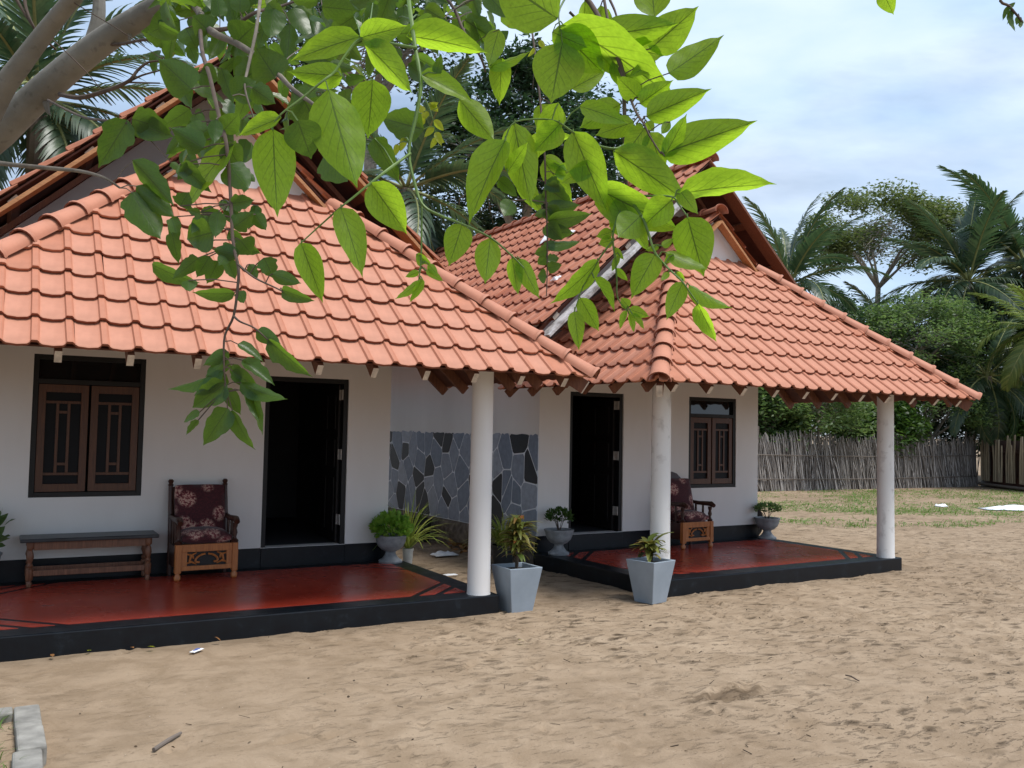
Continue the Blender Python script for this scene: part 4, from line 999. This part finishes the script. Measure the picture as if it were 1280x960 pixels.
for (u_, v_, d_, n_, sc_, mt, sd_, lb, el) in (
        (28, 118, 15, 26, 1.0, 'leaf_palm', 1, 'coconut palm behind the orange-edged gable of the bench cottage', (-.75, 1.3)),
        (500, 232, 19, 24, .95, 'leaf_palm', 2, 'coconut palm showing in the gap between the two cottage roofs', (-.9, 1.2)),
        (985, 355, 31, 24, 1.0, 'leaf_palm', 3, 'upright coconut palm just behind the rear ridge of stone-walled cottage', (-.6, 1.5)),
        (1050, 430, 36, 22, 1.0, 'leaf_palm', 4, 'low coconut palm between the olive tree and the stone-walled cottage', (-.8, 1.2)),
        (1212, 350, 36, 34, 1.2, 'leaf_palm', 5, 'tall full coconut palm beyond the stick fence near its corner', (-1.2, 1.5)),
        (1285, 330, 37, 30, 1.5, 'leaf_palm', 6, 'coconut palm towering over the bamboo slat fence', (-1.0, 1.3)),
        (1300, 410, 31, 22, .85, 'leaf_palm_lime', 7, 'yellow-green young palm drooping over the bamboo slat fence', (-.8, 1.1)),
        (1120, 430, 44, 24, 1.3, 'leaf_palm', 9, 'shadowed coconut palm standing beneath the open olive-green tree', (-.9, 1.2)),
        (1235, 470, 33, 22, 1.0, 'leaf_palm', 8, 'short dark palm behind the fence corner', (-.9, 1.1))):
    palm(lb, base_at(u_, d_), z_at(u_, v_, d_), n_, sd_, sc_, mt, (0, 0), None, 'coconut palms around the yard', el)

# ------------------------------------------------------------------ broad-leaved trees and shrubs
def crown_leaf(m, p, r, size, flat=.5):
    d = rdir(r, -.6, .6); u_ = rdir(r, flat, 1); s = d.cross(u_); s = s.normalized() if s.length > .05 else d.orthogonal().normalized(); nn = s.cross(d); L_ = size*r.uniform(.7, 1.3); w_ = L_*.42
    m.add([p, p+d*L_*.5-s*w_*.5, p+d*L_+nn*(-.15*L_), p+d*L_*.5+s*w_*.5], [(0, 1, 2, 3)])
def tree(name, label, cat, base, top, rx, rz, nclump, per, size, mat, seed, trunk_r=.16, group=None, clump=.55, bark='bark', gap=.0, low=-.7, ry=None):
    """trunk, forked limbs, and a crown of leaf clumps carried on the limb ends; base on the ground, crown centre at height top"""
    r = random.Random(seed); t = thing(name, label, cat, base, 0, group); ry = ry or rx
    tk = MB(); lf = MB(); fork = top-rz*.85; fork = max(.25, fork)
    tk.tube([(0, 0, -.2), (r.gauss(0, .05)*fork, r.gauss(0, .05)*fork, fork*.5), (0, 0, fork)], [trunk_r, trunk_r*.85, trunk_r*.75], 9)
    nl = 7; limbs = []
    for k in range(nl):
        a = 2*math.pi*k/nl+r.uniform(-.4, .4); e_ = r.uniform(.45, .8); end = Vector((math.cos(a)*rx*e_, math.sin(a)*ry*e_, top+rz*r.uniform(-.35, .6)))
        midp = Vector((end.x*.45, end.y*.45, fork+(end.z-fork)*.55)); pts = [Vector((0, 0, fork-.05)), midp, end]; tk.tube(pts, [trunk_r*.55, trunk_r*.34, trunk_r*.10], 6); limbs.append(pts)
    for k in range(nclump):
        for _ in range(20):
            d = rdir(r, low, 1); q = r.uniform(.35, 1)**.45; c = Vector((d.x*rx*q, d.y*ry*q, top+d.z*rz*q))
            if noise.noise(c*.55+Vector((seed*3.7, 0, 0))) > gap-.25: break
        pts = r.choice(limbs); tk.tube([pts[1].lerp(pts[2], r.uniform(.2, 1)), c.lerp(pts[2], .4), c], [trunk_r*.10, trunk_r*.07, .01], 4, cap=False)
        cs = clump*r.uniform(.6, 1.25)
        for i in range(per):
            o = rdir(r, -1, 1)*(r.random()**.4)*cs; o.z *= .6; crown_leaf(lf, c+o, r, size)
    tk.build('trunk', bark, t); stuff(lf.build('crown', mat, t, True, 180)); return t
def tr(name, label, u_, v_, d_, wpx, hpx, nclump, per, size, mat, seed, cat='tree', group=None, **kw):
    z = z_at(u_, v_, d_); rx = wpx/2/F_PX*d_; rz = hpx/2/F_PX*d_
    return tree(name, label, cat, base_at(u_, d_), z, rx, rz, nclump, per, size, mat, seed, group=group, **kw)
def fd(u_):                      # distance to the stick fence along pixel column u
    r_ = ray(u_, 560); return (FY-CAM.y)/r_.y
tr('shade_tree', 'large dark tree rising behind the gap between the two cottages', 650, 195, 26, 260, 270, 170, 150, .20, 'leaf_deep', 101, clump=.75, trunk_r=.28, gap=.05)
tr('shade_tree', 'dark leafy tree glimpsed behind the top of the first gable', 455, 40, 30, 260, 200, 80, 120, .22, 'leaf_deep', 117, clump=.9, trunk_r=.28, gap=.05)
tr('olive_tree', 'open olive-green tree with forked dark limbs beyond the fence', 1098, 300, 42, 200, 135, 95, 230, .20, 'leaf_olive', 102, clump=.95, trunk_r=.16, low=-.35, gap=.12)
tr('feathery_tree', 'bright feathery green tree standing behind the stick fence', 1140, 430, fd(1140)+2.2, 190, 125, 95, 170, .15, 'leaf_light', 103, clump=.65, trunk_r=.12)
tr('feathery_tree', 'loose green tree sprawling over the stick fence beside the free-standing veranda column', 1010, 510, fd(1010)+1.2, 170, 95, 70, 160, .14, 'leaf_light', 104, clump=.55, trunk_r=.09)
tr('feathery_tree', 'green tree overhanging the stick fence between column and corner', 1165, 512, fd(1165)+1.2, 150, 80, 60, 150, .14, 'leaf_light', 105, clump=.55, trunk_r=.09)
G_ = 'dark shrubs massed behind the fence'
SHL = ['dark shrub behind the stick fence showing just past the wall corner of the stone-walled cottage', 'tall dark shrub below the upright coconut palm behind the cottage', 'mid-green shrub behind the fence beneath the open olive-green tree', 'dark shrub behind the fence just past the free-standing veranda column', 'tall dark shrub rising behind the corner where the two fences meet', 'very tall dark shrub behind the bamboo slats under the towering palm', 'very tall mid-green shrub farthest along behind the bamboo slats', 'dark shrub behind the stick fence mostly hidden by the stone-walled cottage', 'small mid-green shrub leaning over the bamboo slats', 'small pale green shrub peeping over the stick fence by the wall corner', 'low mid-green shrub peeping over the stick fence beside the white column']
for k, (u_, v_, e_, w_, h_, mt) in enumerate(((930, 480, 4, 160, 190, 'leaf_deep'), (1000, 440, 6, 170, 180, 'leaf_deep'), (1080, 470, 4.5, 170, 160, 'leaf_tree'), (1150, 490, 5, 160, 170, 'leaf_deep'), (1215, 470, 4, 150, 210, 'leaf_deep'), (1285, 440, 6, 160, 260, 'leaf_deep'), (1345, 440, 6, 160, 260, 'leaf_tree'), (880, 470, 4, 160, 200, 'leaf_deep'), (1270, 515, 2.5, 90, 110, 'leaf_tree'), (960, 520, 1.5, 90, 80, 'leaf_light'), (1090, 530, 1.6, 100, 70, 'leaf_tree'))):
    tr('shrub', SHL[k], u_, v_, fd(min(u_, 1215))+e_, w_, h_, 75, 120, .20, mt, 110+k, 'shrub', G_, clump=.8, trunk_r=.10, low=-1)

# ------------------------------------------------------------------ the near tree: pale limbs from the kerbed bed, twigs and big leaves
nt_ = thing('overhanging_tree', 'pale-barked tree with big lime-green leaves overhanging from the kerbed bed', 'tree', (-5.05, -2.75, 0))
NB = Vector((-5.05, -2.75, 0))
def A(u, v, d): return at(u, v, d)-NB
def smooth(pts, k=4):
    """Catmull-Rom through the points"""
    P_ = [pts[0]]+list(pts)+[pts[-1]]; r = []
    for i in range(1, len(P_)-2):
        a, b, c, d = P_[i-1], P_[i], P_[i+1], P_[i+2]
        for j in range(k):
            t = j/k; r.append(.5*((2*b)+(c-a)*t+(2*a-5*b+4*c-d)*t*t+(3*b-a-3*c+d)*t**3))
    r.append(pts[-1]); return r
def taper(n, a, b): return [a+(b-a)*i/(n-1) for i in range(n)]
b1 = smooth([Vector((.05, .0, 1.55)), A(-90, 255, 3.75), A(0, 165, 3.6), A(62, 106, 3.5), A(115, 62, 3.4), A(165, 28, 3.3), A(230, -8, 3.1), A(330, -60, 2.7), A(480, -120, 2.2), A(640, -150, 1.9), A(790, -165, 1.7), A(960, -150, 1.6), A(1110, -120, 1.6), A(1300, -70, 1.7)])
trunk = MB().tube(smooth([Vector((0, 0, -.2)), Vector((.02, .02, .6)), Vector((.05, 0, 1.55))]), taper(9, .16, .12), 14).build('trunk', 'pale_bark', nt_)
def widths(n):
    k = [(0, .11), (.12, .088), (.2, .078), (.32, .066), (.42, .054), (.55, .032), (.7, .020), (.85, .012), (1, .006)]
    r = []
    for i in range(n):
        t = i/(n-1)
        for (a, x), (b, y) in zip(k, k[1:]):
            if a <= t <= b: r.append(x+(y-x)*(t-a)/(b-a)); break
    return r
limb1 = MB().tube(b1, [x*.74 for x in widths(len(b1))], 14).build('branch', 'pale_bark', nt_)
b2 = smooth([Vector((.03, 0, 1.35)), A(-120, 330, 3.5), A(-40, 200, 3.3), A(0, 118, 3.2), A(28, 78, 3.15), A(60, 36, 3.1), A(96, -8, 3.0), A(140, -60, 2.9), A(230, -160, 2.7)])
MB().tube(b2, taper(len(b2), .052, .018), 12).build('branch', 'pale_bark', nt_)
b3 = smooth([A(112, 62, 3.4), A(122, 28, 3.4), A(124, -6, 3.4), A(120, -60, 3.4)]); MB().tube(b3, taper(len(b3), .030, .018), 10).build('branch', 'pale_bark', nt_)
TW_ = []       # twig polylines: (mesh builder, points)
def twig(pts, r0, r1, mat='twig_brown', n=6):
    P_ = smooth([A(*p) for p in pts]); m = MB(); q_ = .62 if mat == 'twig_green' else .8; m.tube(P_, taper(len(P_), r0*q_, r1*q_), n); TW_.append((m, P_, mat, pts)); return len(TW_)-1
twig([(230, -8, 3.1), (247, 12, 2.7), (263, 38, 2.3), (295, 54, 2.2), (323, 72, 2.1), (350, 95, 2.0), (368, 113, 1.9), (420, 150, 1.8)], .016, .004, 'twig_grey')
twig([(263, 38, 2.3), (290, 34, 2.3), (318, 16, 2.3), (350, 8, 2.4), (400, -10, 2.5)], .008, .004)
twig([(250, 15, 2.6), (252, 60, 2.1), (262, 95, 1.95), (275, 150, 1.85), (283, 180, 1.8), (288, 240, 1.8), (291, 300, 1.78), (298, 335, 1.76), (297, 360, 1.75), (292, 395, 1.75), (281, 420, 1.75), (280, 450, 1.75), (282, 490, 1.75)], .007, .0022)
twig([(330, -60, 2.7), (323, 20, 2.1), (310, 85, 1.95), (306, 110, 1.9), (318, 150, 1.9)], .006, .002, 'twig_grey')
twig([(297, 330, 1.75), (318, 347, 1.74), (345, 360, 1.72), (360, 368, 1.72)], .003, .0015)
twig([(292, 395, 1.75), (300, 402, 1.72), (318, 410, 1.7), (335, 425, 1.7)], .003, .0015)
twig([(75, 118, 3.45), (100, 122, 3.2), (131, 114, 3.1), (160, 102, 3.0), (172, 88, 3.0), (185, 78, 3.0), (200, 76, 3.0)], .012, .004)
twig([(163, 101, 3.0), (178, 94, 3.0), (200, 88, 3.0)], .005, .003); twig([(162, 103, 3.0), (200, 104, 3.0)], .004, .003)
twig([(120, 56, 3.4), (150, 55, 3.3), (178, 50, 3.1), (210, 48, 3.0)], .009, .005)
twig([(14, -12, 3.2), (30, 15, 3.2), (45, 38, 3.2)], .008, .006); twig([(30, -10, 3.2), (33, 12, 3.2), (45, 38, 3.2), (70, 62, 3.3)], .008, .005)
twig([(-30, 196, 2.4), (0, 204, 2.3), (60, 210, 2.2), (100, 214, 2.1), (130, 222, 2.0), (150, 235, 2.0)], .009, .003, 'twig_grey')
twig([(60, 125, 3.4), (85, 138, 2.8), (110, 148, 2.3), (150, 152, 2.0), (170, 160, 2.0)], .006, .002)
twig([(40, -30, 3.0), (95, 5, 3.0), (150, 38, 3.0), (203, 74, 3.0)], .0025, .0015); twig([(55, 40, 3.2), (90, 72, 3.1), (115, 98, 3.1), (140, 132, 3.1)], .003, .0015)
twig([(480, -120, 2.2), (505, -40, 1.6), (512, 10, 1.42), (520, 65, 1.36), (526, 105, 1.34), (520, 145, 1.33), (511, 190, 1.32), (520, 235, 1.31), (530, 258, 1.30), (552, 270, 1.30), (575, 279, 1.29), (613, 297, 1.29), (640, 320, 1.29), (655, 335, 1.29)], .0065, .0018, 'twig_green')
twig([(527, 245, 1.31), (527, 290, 1.3), (526, 330, 1.3), (523, 352, 1.3)], .003, .0012, 'twig_green')
twig([(520, 60, 1.36), (490, 55, 1.3), (452, 48, 1.26), (430, 72, 1.24), (418, 90, 1.23), (405, 100, 1.22), (378, 122, 1.21), (352, 142, 1.2), (340, 158, 1.2)], .0042, .0018, 'twig_green')
twig([(513, 192, 1.32), (485, 212, 1.28), (462, 230, 1.26), (440, 248, 1.25), (426, 259, 1.24), (400, 282, 1.24), (377, 303, 1.23)], .004, .0016, 'twig_green')
twig([(640, -150, 1.9), (690, -60, 1.6), (718, -20, 1.45), (745, 15, 1.4), (776, 82, 1.36), (780, 120, 1.35), (781, 180, 1.33), (782, 220, 1.32), (785, 245, 1.32)], .006, .003)
twig([(752, -20, 1.5), (757, 10, 1.45), (765, 50, 1.4), (775, 80, 1.37)], .004, .002)
twig([(760, -5, 1.5), (768, 12, 1.47), (772, 25, 1.45)], .003, .002); twig([(712, 15, 1.42), (722, 25, 1.42), (730, 33, 1.41)], .003, .002)
twig([(718, -20, 1.45), (700, 10, 1.38), (699, 28, 1.36)], .003, .002, 'twig_green')
twig([(774, 85, 1.36), (785, 115, 1.34), (795, 140, 1.32), (805, 155, 1.3), (812, 170, 1.29), (826, 192, 1.28)], .003, .0014)
twig([(781, 180, 1.33), (768, 186, 1.3), (742, 180, 1.29), (716, 165, 1.28), (690, 150, 1.28), (645, 152, 1.27), (632, 172, 1.27)], .0032, .0015, 'twig_green')
twig([(784, 242, 1.32), (775, 265, 1.31), (768, 284, 1.30), (766, 300, 1.30), (769, 325, 1.30), (771, 350, 1.30), (772, 372, 1.30), (783, 388, 1.30)], .0035, .0014, 'twig_green')
twig([(785, 245, 1.32), (803, 272, 1.28), (810, 290, 1.27), (819, 316, 1.26), (835, 335, 1.25), (852, 351, 1.24), (862, 365, 1.24), (872, 379, 1.24)], .0038, .0014, 'twig_green')
twig([(785, 245, 1.32), (815, 245, 1.28), (840, 246, 1.26), (848, 255, 1.26), (859, 270, 1.25)], .003, .0016, 'twig_green')
twig([(768, 298, 1.30), (750, 322, 1.3), (738, 342, 1.3), (728, 360, 1.3), (719, 386, 1.3)], .0025, .0012, 'twig_green')
twig([(650, -60, 2.4), (668, 60, 2.2), (680, 180, 2.1), (682, 240, 2.1), (684, 290, 2.1), (684, 340, 2.1), (683, 370, 2.1)], .004, .0015)
twig([(500, -60, 2.5), (560, 0, 2.3), (580, 40, 2.2), (600, 70, 2.2), (607, 90, 2.2)], .006, .003)
twig([(520, 110, 2.0), (532, 125, 2.0), (540, 145, 2.0), (545, 170, 2.0)], .003, .0012, 'twig_green')
twig([(1110, -120, 1.6), (1106, -60, 1.5), (1104, -15, 1.45)], .004, .002, 'twig_green')
twig([(1300, -70, 1.7), (1252, -6, 1.7), (1262, 8, 1.7), (1272, 20, 1.7), (1278, 28, 1.7)], .004, .002)

shade_canopy = MB(); rc = random.Random(88)                     # unseen high canopy added above left of the viewer, to dim the porch
for k in range(130):
    d = rdir(rc, -1, 1); q = rc.uniform(.2, 1)**.45; c = Vector((-8.0+d.x*3.1*q, -6.0+d.y*3.6*q, 5.9+d.z*1.4*q))-NB
    for i in range(60): crown_leaf(shade_canopy, c+rdir(rc, -1, 1)*rc.random()**.4*.6, rc, .14)
stuff(shade_canopy.build('crown', 'leaf_dark_far', nt_, True, 180))
for pts in ([Vector((.02, .02, 1.2)), Vector((-.5, -.6, 2.6)), Vector((-1.6, -1.8, 4.2)), Vector((-2.6, -3.0, 5.6))], [Vector((-.5, -.6, 2.6)), Vector((-1.8, -.6, 4.0)), Vector((-3.4, -1.6, 5.4))], [Vector((-1.6, -1.8, 4.2)), Vector((-1.2, -3.4, 5.0)), Vector((-2.0, -5.0, 5.8))]):
    P_ = smooth(pts); MB().tube(P_, taper(len(P_), .09, .03), 10).build('branch', 'pale_bark', nt_)
# leaf meshes: pointed, folded on the midrib, drooping at the tip; some chewed by insects
def leaf_mesh(name, mat, fold, curl, shape='ovate', chew=0, seed=0):
    r = random.Random(seed); n = 12; m = MB(); vs = []; uv = []
    for k in range(n+1):
        t = k/n
        if shape == 'ovate': ww = (math.sin(math.pi*min(1, t*1.02)**.72)**.80)*(1-.20*t) if t < .99 else 0
        else: ww = math.sin(math.pi*t**.55)**.7 if 0 < t < .99 else 0
        if t > .86: ww = ww*.55+.02*(1-t)
        z0 = -curl*t*t
        for j, f in enumerate((-1, -.5, 0, .5, 1)):
            cut_ = 1
            if chew and abs(f) == 1 and .12 < t < .92: cut_ = 1-.75*max(0, noise.noise(Vector((t*5.5+seed*3, f*4, seed)))+chew-.3)
            x = f*ww*.5*cut_; vs.append((x, t, z0+abs(x)*fold+.012*math.sin(t*22)*abs(f))); uv.append((f*cut_, t))
    m.add(vs, [(k*5+j, k*5+j+1, (k+1)*5+j+1, (k+1)*5+j) for k in range(n) for j in range(4)])
    me = bpy.data.meshes.new(name); me.from_pydata(m.v, [], m.f); me.materials.append(MATS[mat]); ul_ = me.uv_layers.new(name='UVMap')
    for lp in me.loops: ul_.data[lp.index].uv = uv[lp.vertex_index]
    me.polygons.foreach_set('use_smooth', [True]*len(me.polygons)); me.update(); return me
LEAF = {'b': [leaf_mesh('leaf', 'leaf_bright', f, c, 'ovate', 0, i) for i, (f, c) in enumerate(((.18, .10), (.30, .16), (.08, .22), (.24, .05)))],
        'd': [leaf_mesh('leaf', 'leaf_dark', f, c, s, ch, i+10) for i, (f, c, s, ch) in enumerate(((.2, .15, 'round', 0), (.3, .2, 'round', .3), (.15, .25, 'ovate', 0), (.25, .1, 'ovate', .35), (.1, .3, 'round', .15)))],
        'y': [leaf_mesh('leaf', 'leaf_yellow', .2, .1, 'ovate', 0, 30)]}
rl = random.Random(77); SAMP = [(p, i, px(p+NB)) for i, (_, P_, _, _) in enumerate(TW_) for p in P_]
def put_leaf(kind, bx, by, tx, ty, wpx, depth=None, tilt=None):
    best = None
    for p, i, (u_, v_) in SAMP:
        dd = (u_-bx)**2+(v_-by)**2
        if best is None or dd < best[0]: best = (dd, p, i)
    d_ = depth if depth else (best[1]+NB-CAM).dot(Fw)
    B = A(bx, by, d_); ln_px = math.hypot(tx-bx, ty-by); T_ = A(tx, ty, d_+rl.uniform(-.25, .35)*ln_px/F_PX*d_)
    ax = T_-B; L_ = ax.length; yv = ax.normalized(); view = (CAM-NB-(B+T_)/2).normalized()
    xv = yv.cross(view).normalized(); wid = wpx/F_PX*d_; nat = max(wid, L_*.40); ca = min(1, wid/nat); ro = math.acos(ca)*rl.choice((-1, 1))*.8+rl.gauss(0, .12)
    xv = (Matrix.Rotation(ro, 3, yv) @ xv); zv = xv.cross(yv)
    if rl.random() < .5: xv, zv = -xv, -zv
    M_ = frame(B, xv*nat*1.12, yv*L_, zv*L_); me = rl.choice(LEAF[kind])
    link('leaf', me, TWOBJ[best[2]], M_)
    if math.sqrt(best[0])/F_PX*d_ < .12:
        TWOBJ_M[best[2]].tube([best[1], best[1].lerp(B, .5)+Vector((0, 0, .004)), B+yv*L_*.02], .0011 if kind != 'd' else .0014, 4, cap=False)
TWOBJ = []; TWOBJ_M = []
for m, P_, mt, _ in TW_:
    o = bpy.data.objects.new('twig', None); TWOBJ_M.append(m); TWOBJ.append(None)
    bpy.data.objects.remove(o)
for i, (m, P_, mt, _) in enumerate(TW_):
    me = bpy.data.meshes.new('twig'); o = bpy.data.objects.new('twig', me); col.objects.link(o); o.parent = nt_; TWOBJ[i] = o
BR = [(697, 24, 608, -38, 74), (703, 52, 689, 132, 64), (699, 36, 756, 95, 52), (702, 31, 860, 107, 36), (745, 46, 849, 30, 42), (818, 22, 812, -50, 46), (812, 62, 873, 8, 46), (836, 92, 902, 48, 38), (808, 146, 886, 111, 36), (826, 193, 943, 151, 46), (848, 243, 966, 221, 40), (859, 271, 880, 346, 50),
      (766, 188, 864, 252, 46), (744, 234, 852, 291, 40), (716, 164, 758, 264, 46), (642, 153, 664, 260, 44), (632, 175, 580, 273, 38), (574, 124, 621, 180, 34), (450, 47, 509, 32, 34), (450, 46, 360, 72, 24), (508, 45, 612, 58, 32), (455, 54, 522, 116, 34), (525, 92, 594, 124, 14), (428, 95, 360, 90, 32), (410, 111, 446, 238, 66),
      (466, 99, 460, 174, 48), (341, 161, 346, 270, 52), (352, 147, 296, 169, 20), (293, 180, 216, 253, 22), (463, 228, 510, 294, 44), (426, 259, 455, 344, 34), (376, 303, 404, 378, 30), (578, 280, 561, 333, 34), (613, 297, 606, 356, 32), (640, 322, 648, 369, 20), (649, 323, 673, 374, 20), (748, 325, 699, 385, 11), (725, 372, 749, 415, 22), (718, 389, 724, 437, 20), (742, 347, 773, 386, 9),
      (819, 318, 789, 371, 34), (832, 315, 881, 343, 15), (854, 352, 832, 400, 24), (861, 356, 910, 390, 8), (872, 379, 895, 429, 15), (776, 130, 722, 160, 34), (793, 152, 742, 170, 26), (806, 160, 780, 195, 30), (690, 130, 680, 175, 40), (700, 155, 668, 190, 34), (812, 165, 830, 215, 30), (786, 242, 752, 268, 30), (790, 250, 762, 285, 34), (775, 262, 800, 300, 44), (800, 270, 770, 300, 40), (840, 250, 800, 285, 36), (680, 195, 710, 215, 16), (742, 205, 700, 230, 22), (798, 122, 770, 95, 26), (690, 40, 735, 60, 30), (748, 60, 790, 95, 34), (765, 75, 805, 120, 30), (800, 130, 840, 100, 26), (786, 60, 830, 70, 34)]
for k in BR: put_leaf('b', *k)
SM = [(828, 308, 842, 298, 10), (824, 308, 806, 313, 8), (842, 318, 830, 330, 10), (836, 340, 826, 352, 8), (846, 340, 856, 352, 9), (786, 384, 776, 372, 13), (786, 386, 812, 396, 14), (784, 388, 774, 412, 6), (786, 392, 794, 416, 6), (790, 392, 806, 412, 6), (524, 340, 506, 346, 9), (526, 350, 498, 378, 8), (528, 348, 516, 380, 8), (532, 338, 556, 350, 9), (530, 330, 520, 320, 12), (535, 330, 548, 345, 10), (520, 318, 540, 332, 10),
      (766, 300, 748, 305, 16), (765, 290, 745, 296, 14), (768, 310, 780, 325, 8), (770, 335, 785, 352, 9), (775, 320, 764, 340, 8)]
for k in SM: put_leaf('b', *k)
for k in range(24):
    u_, v_ = rl.uniform(600, 850), rl.uniform(-10, 290); a = rl.gauss(.6, 1.0); ln = rl.uniform(38, 78)
    if u_ > 780 and v_ < 60: continue
    put_leaf('b', u_, v_, u_+math.cos(a)*ln, v_+math.sin(a)*ln, ln*rl.uniform(.25, .52))
YE = [(538, 130, 548, 140, 9), (536, 140, 524, 150, 9), (542, 150, 556, 164, 9), (542, 158, 530, 172, 8), (545, 165, 552, 182, 9), (532, 150, 518, 156, 8), (545, 172, 538, 186, 7), (545, 172, 556, 178, 7), (506, 172, 500, 190, 9), (497, 180, 493, 196, 8), (535, 135, 548, 128, 9), (530, 140, 522, 130, 9), (668, 60, 660, 72, 5), (674, 50, 682, 62, 7)]
for k in YE: put_leaf('y', *k, depth=2.0)
MD = [(684, 225, 700, 240, 22), (682, 232, 712, 258, 26), (684, 262, 722, 258, 20), (684, 275, 742, 272, 18), (684, 258, 700, 282, 20), (683, 280, 702, 300, 20), (684, 290, 716, 290, 20), (684, 305, 726, 306, 12), (684, 312, 692, 300, 14), (684, 312, 668, 318, 16), (683, 322, 672, 332, 14), (684, 325, 700, 322, 14), (684, 335, 702, 332, 14), (683, 345, 672, 345, 18), (682, 248, 664, 252, 14), (682, 265, 668, 270, 12), (640, 250, 628, 272, 22), (622, 224, 650, 246, 16), (545, 92, 552, 70, 12), (1103, -12, 1116, 18, 22), (795, 155, 806, 165, 8), (838, 152, 826, 168, 12), (808, 152, 818, 165, 12)]
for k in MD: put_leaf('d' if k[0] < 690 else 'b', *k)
HG = [(280, 463, 214, 492, 8), (283, 468, 244, 494, 22), (283, 478, 238, 512, 30), (282, 485, 302, 519, 18), (285, 510, 254, 558, 28), (290, 512, 310, 567, 12), (290, 463, 324, 488, 18), (300, 478, 358, 510, 18), (305, 488, 341, 537, 16), (315, 490, 320, 528, 10), (303, 450, 344, 479, 20), (320, 414, 352, 430, 18), (335, 424, 387, 474, 20), (297, 430, 331, 449, 8), (250, 515, 226, 526, 8), (248, 525, 232, 543, 8), (286, 440, 256, 456, 18), (284, 448, 262, 470, 20), (292, 455, 300, 480, 14),
      (248, 322, 220, 346, 18), (262, 320, 246, 348, 20), (292, 306, 274, 332, 22), (296, 318, 268, 312, 20), (312, 330, 322, 350, 14), (330, 322, 342, 348, 26), (340, 342, 378, 356, 18), (352, 362, 390, 378, 16), (294, 366, 240, 372, 16), (298, 364, 306, 380, 14), (190, 330, 240, 360, 16), (236, 350, 238, 366, 18)]
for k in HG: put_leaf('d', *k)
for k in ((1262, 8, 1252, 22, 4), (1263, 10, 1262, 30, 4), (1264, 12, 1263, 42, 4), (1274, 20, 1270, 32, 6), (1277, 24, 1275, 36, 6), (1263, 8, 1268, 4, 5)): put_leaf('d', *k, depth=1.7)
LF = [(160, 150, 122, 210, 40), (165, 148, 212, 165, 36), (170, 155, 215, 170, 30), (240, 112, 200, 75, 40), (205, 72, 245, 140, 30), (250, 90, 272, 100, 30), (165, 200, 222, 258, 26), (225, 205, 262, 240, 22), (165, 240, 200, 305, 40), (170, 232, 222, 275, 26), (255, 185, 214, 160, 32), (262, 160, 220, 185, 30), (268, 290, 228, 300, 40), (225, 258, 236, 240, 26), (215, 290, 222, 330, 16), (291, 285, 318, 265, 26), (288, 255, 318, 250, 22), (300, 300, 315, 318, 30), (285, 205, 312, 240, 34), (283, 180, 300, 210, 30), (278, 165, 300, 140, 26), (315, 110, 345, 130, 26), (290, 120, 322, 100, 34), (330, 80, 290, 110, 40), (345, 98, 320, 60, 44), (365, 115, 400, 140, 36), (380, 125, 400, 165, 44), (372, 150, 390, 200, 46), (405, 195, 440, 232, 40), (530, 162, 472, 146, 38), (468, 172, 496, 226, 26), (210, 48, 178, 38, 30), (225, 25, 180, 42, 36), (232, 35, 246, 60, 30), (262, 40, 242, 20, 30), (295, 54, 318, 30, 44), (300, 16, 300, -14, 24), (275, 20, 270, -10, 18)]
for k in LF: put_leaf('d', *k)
# the shaded mass of leaves along the upper limb
for k in range(48):
    u_ = rl.uniform(215, 615); v_ = rl.triangular(-25, 100, 12) if u_ > 330 else rl.uniform(-20, 120)
    if u_ > 520 and v_ > 60 and rl.random() < .7: continue
    a = rl.gauss(1.3, .9); ln = rl.uniform(26, 52); put_leaf('d', u_, v_, u_+math.cos(a)*ln, v_+math.sin(a)*ln, ln*rl.uniform(.35, .7), rl.uniform(1.9, 2.9))
for k in range(30):
    u_ = rl.uniform(205, 330); v_ = rl.uniform(120, 330); a = rl.gauss(1.4, .8); ln = rl.uniform(18, 36); put_leaf('d', u_, v_, u_+math.cos(a)*ln, v_+math.sin(a)*ln, ln*rl.uniform(.4, .75), rl.uniform(1.75, 2.2))
for (m, P_, mt, _), o in zip(TW_, TWOBJ):
    me = m.mesh('twig', mt, True, 60); old = o.data; o.data = me; bpy.data.meshes.remove(old)
mass = MB(); mu = []                  # deeper, uncountable leaves of the same canopy
for k in range(330):
    u_ = rl.uniform(190, 640); v_ = rl.triangular(-40, 95, 0) if k % 3 else rl.uniform(60, 190); d_ = rl.uniform(2.4, 3.6)
    if v_ > 95 and not 225 < u_ < 440: continue
    if u_ > 540 and v_ > 40: continue
    a = rl.gauss(1.2, .9); ln = rl.uniform(.07, .12); B = A(u_, v_, d_); yv = (Rt*math.cos(a)-Up*math.sin(a)+Fw*rl.gauss(0, .5)).normalized(); xv = yv.cross(rdir(rl, -1, 1)).normalized(); zv = xv.cross(yv)
    src = rl.choice(LEAF['d']); M_ = frame(B, xv*ln*.6, yv*ln, zv*ln); k0 = len(mass.v)
    mass.add([M_ @ v.co for v in src.vertices], [tuple(p.vertices) for p in src.polygons]); mu += [tuple(src.uv_layers[0].data[i].uv) for i in range(len(src.loops))]
mo = mass.mesh('foliage', 'leaf_dark', True, 180); ul_ = mo.uv_layers.new(name='UVMap')
if len(mo.loops) == len(mu):
    for i, c_ in enumerate(mu): ul_.data[i].uv = c_
stuff(link('foliage', mo, nt_))
# thorns on the big limb
for (u_, v_, d_, du, dv) in ((162, 44, 3.3, 2, 26), (60, 140, 3.5, 12, 10), (196, 26, 3.2, 3, 14)):
    MB().tube([A(u_-3, v_-12, d_), A(u_, v_, d_), A(u_+du*.3, v_+dv*.5, d_)], [.014, .008, .001], 6).build('thorn', 'pale_bark', limb1)
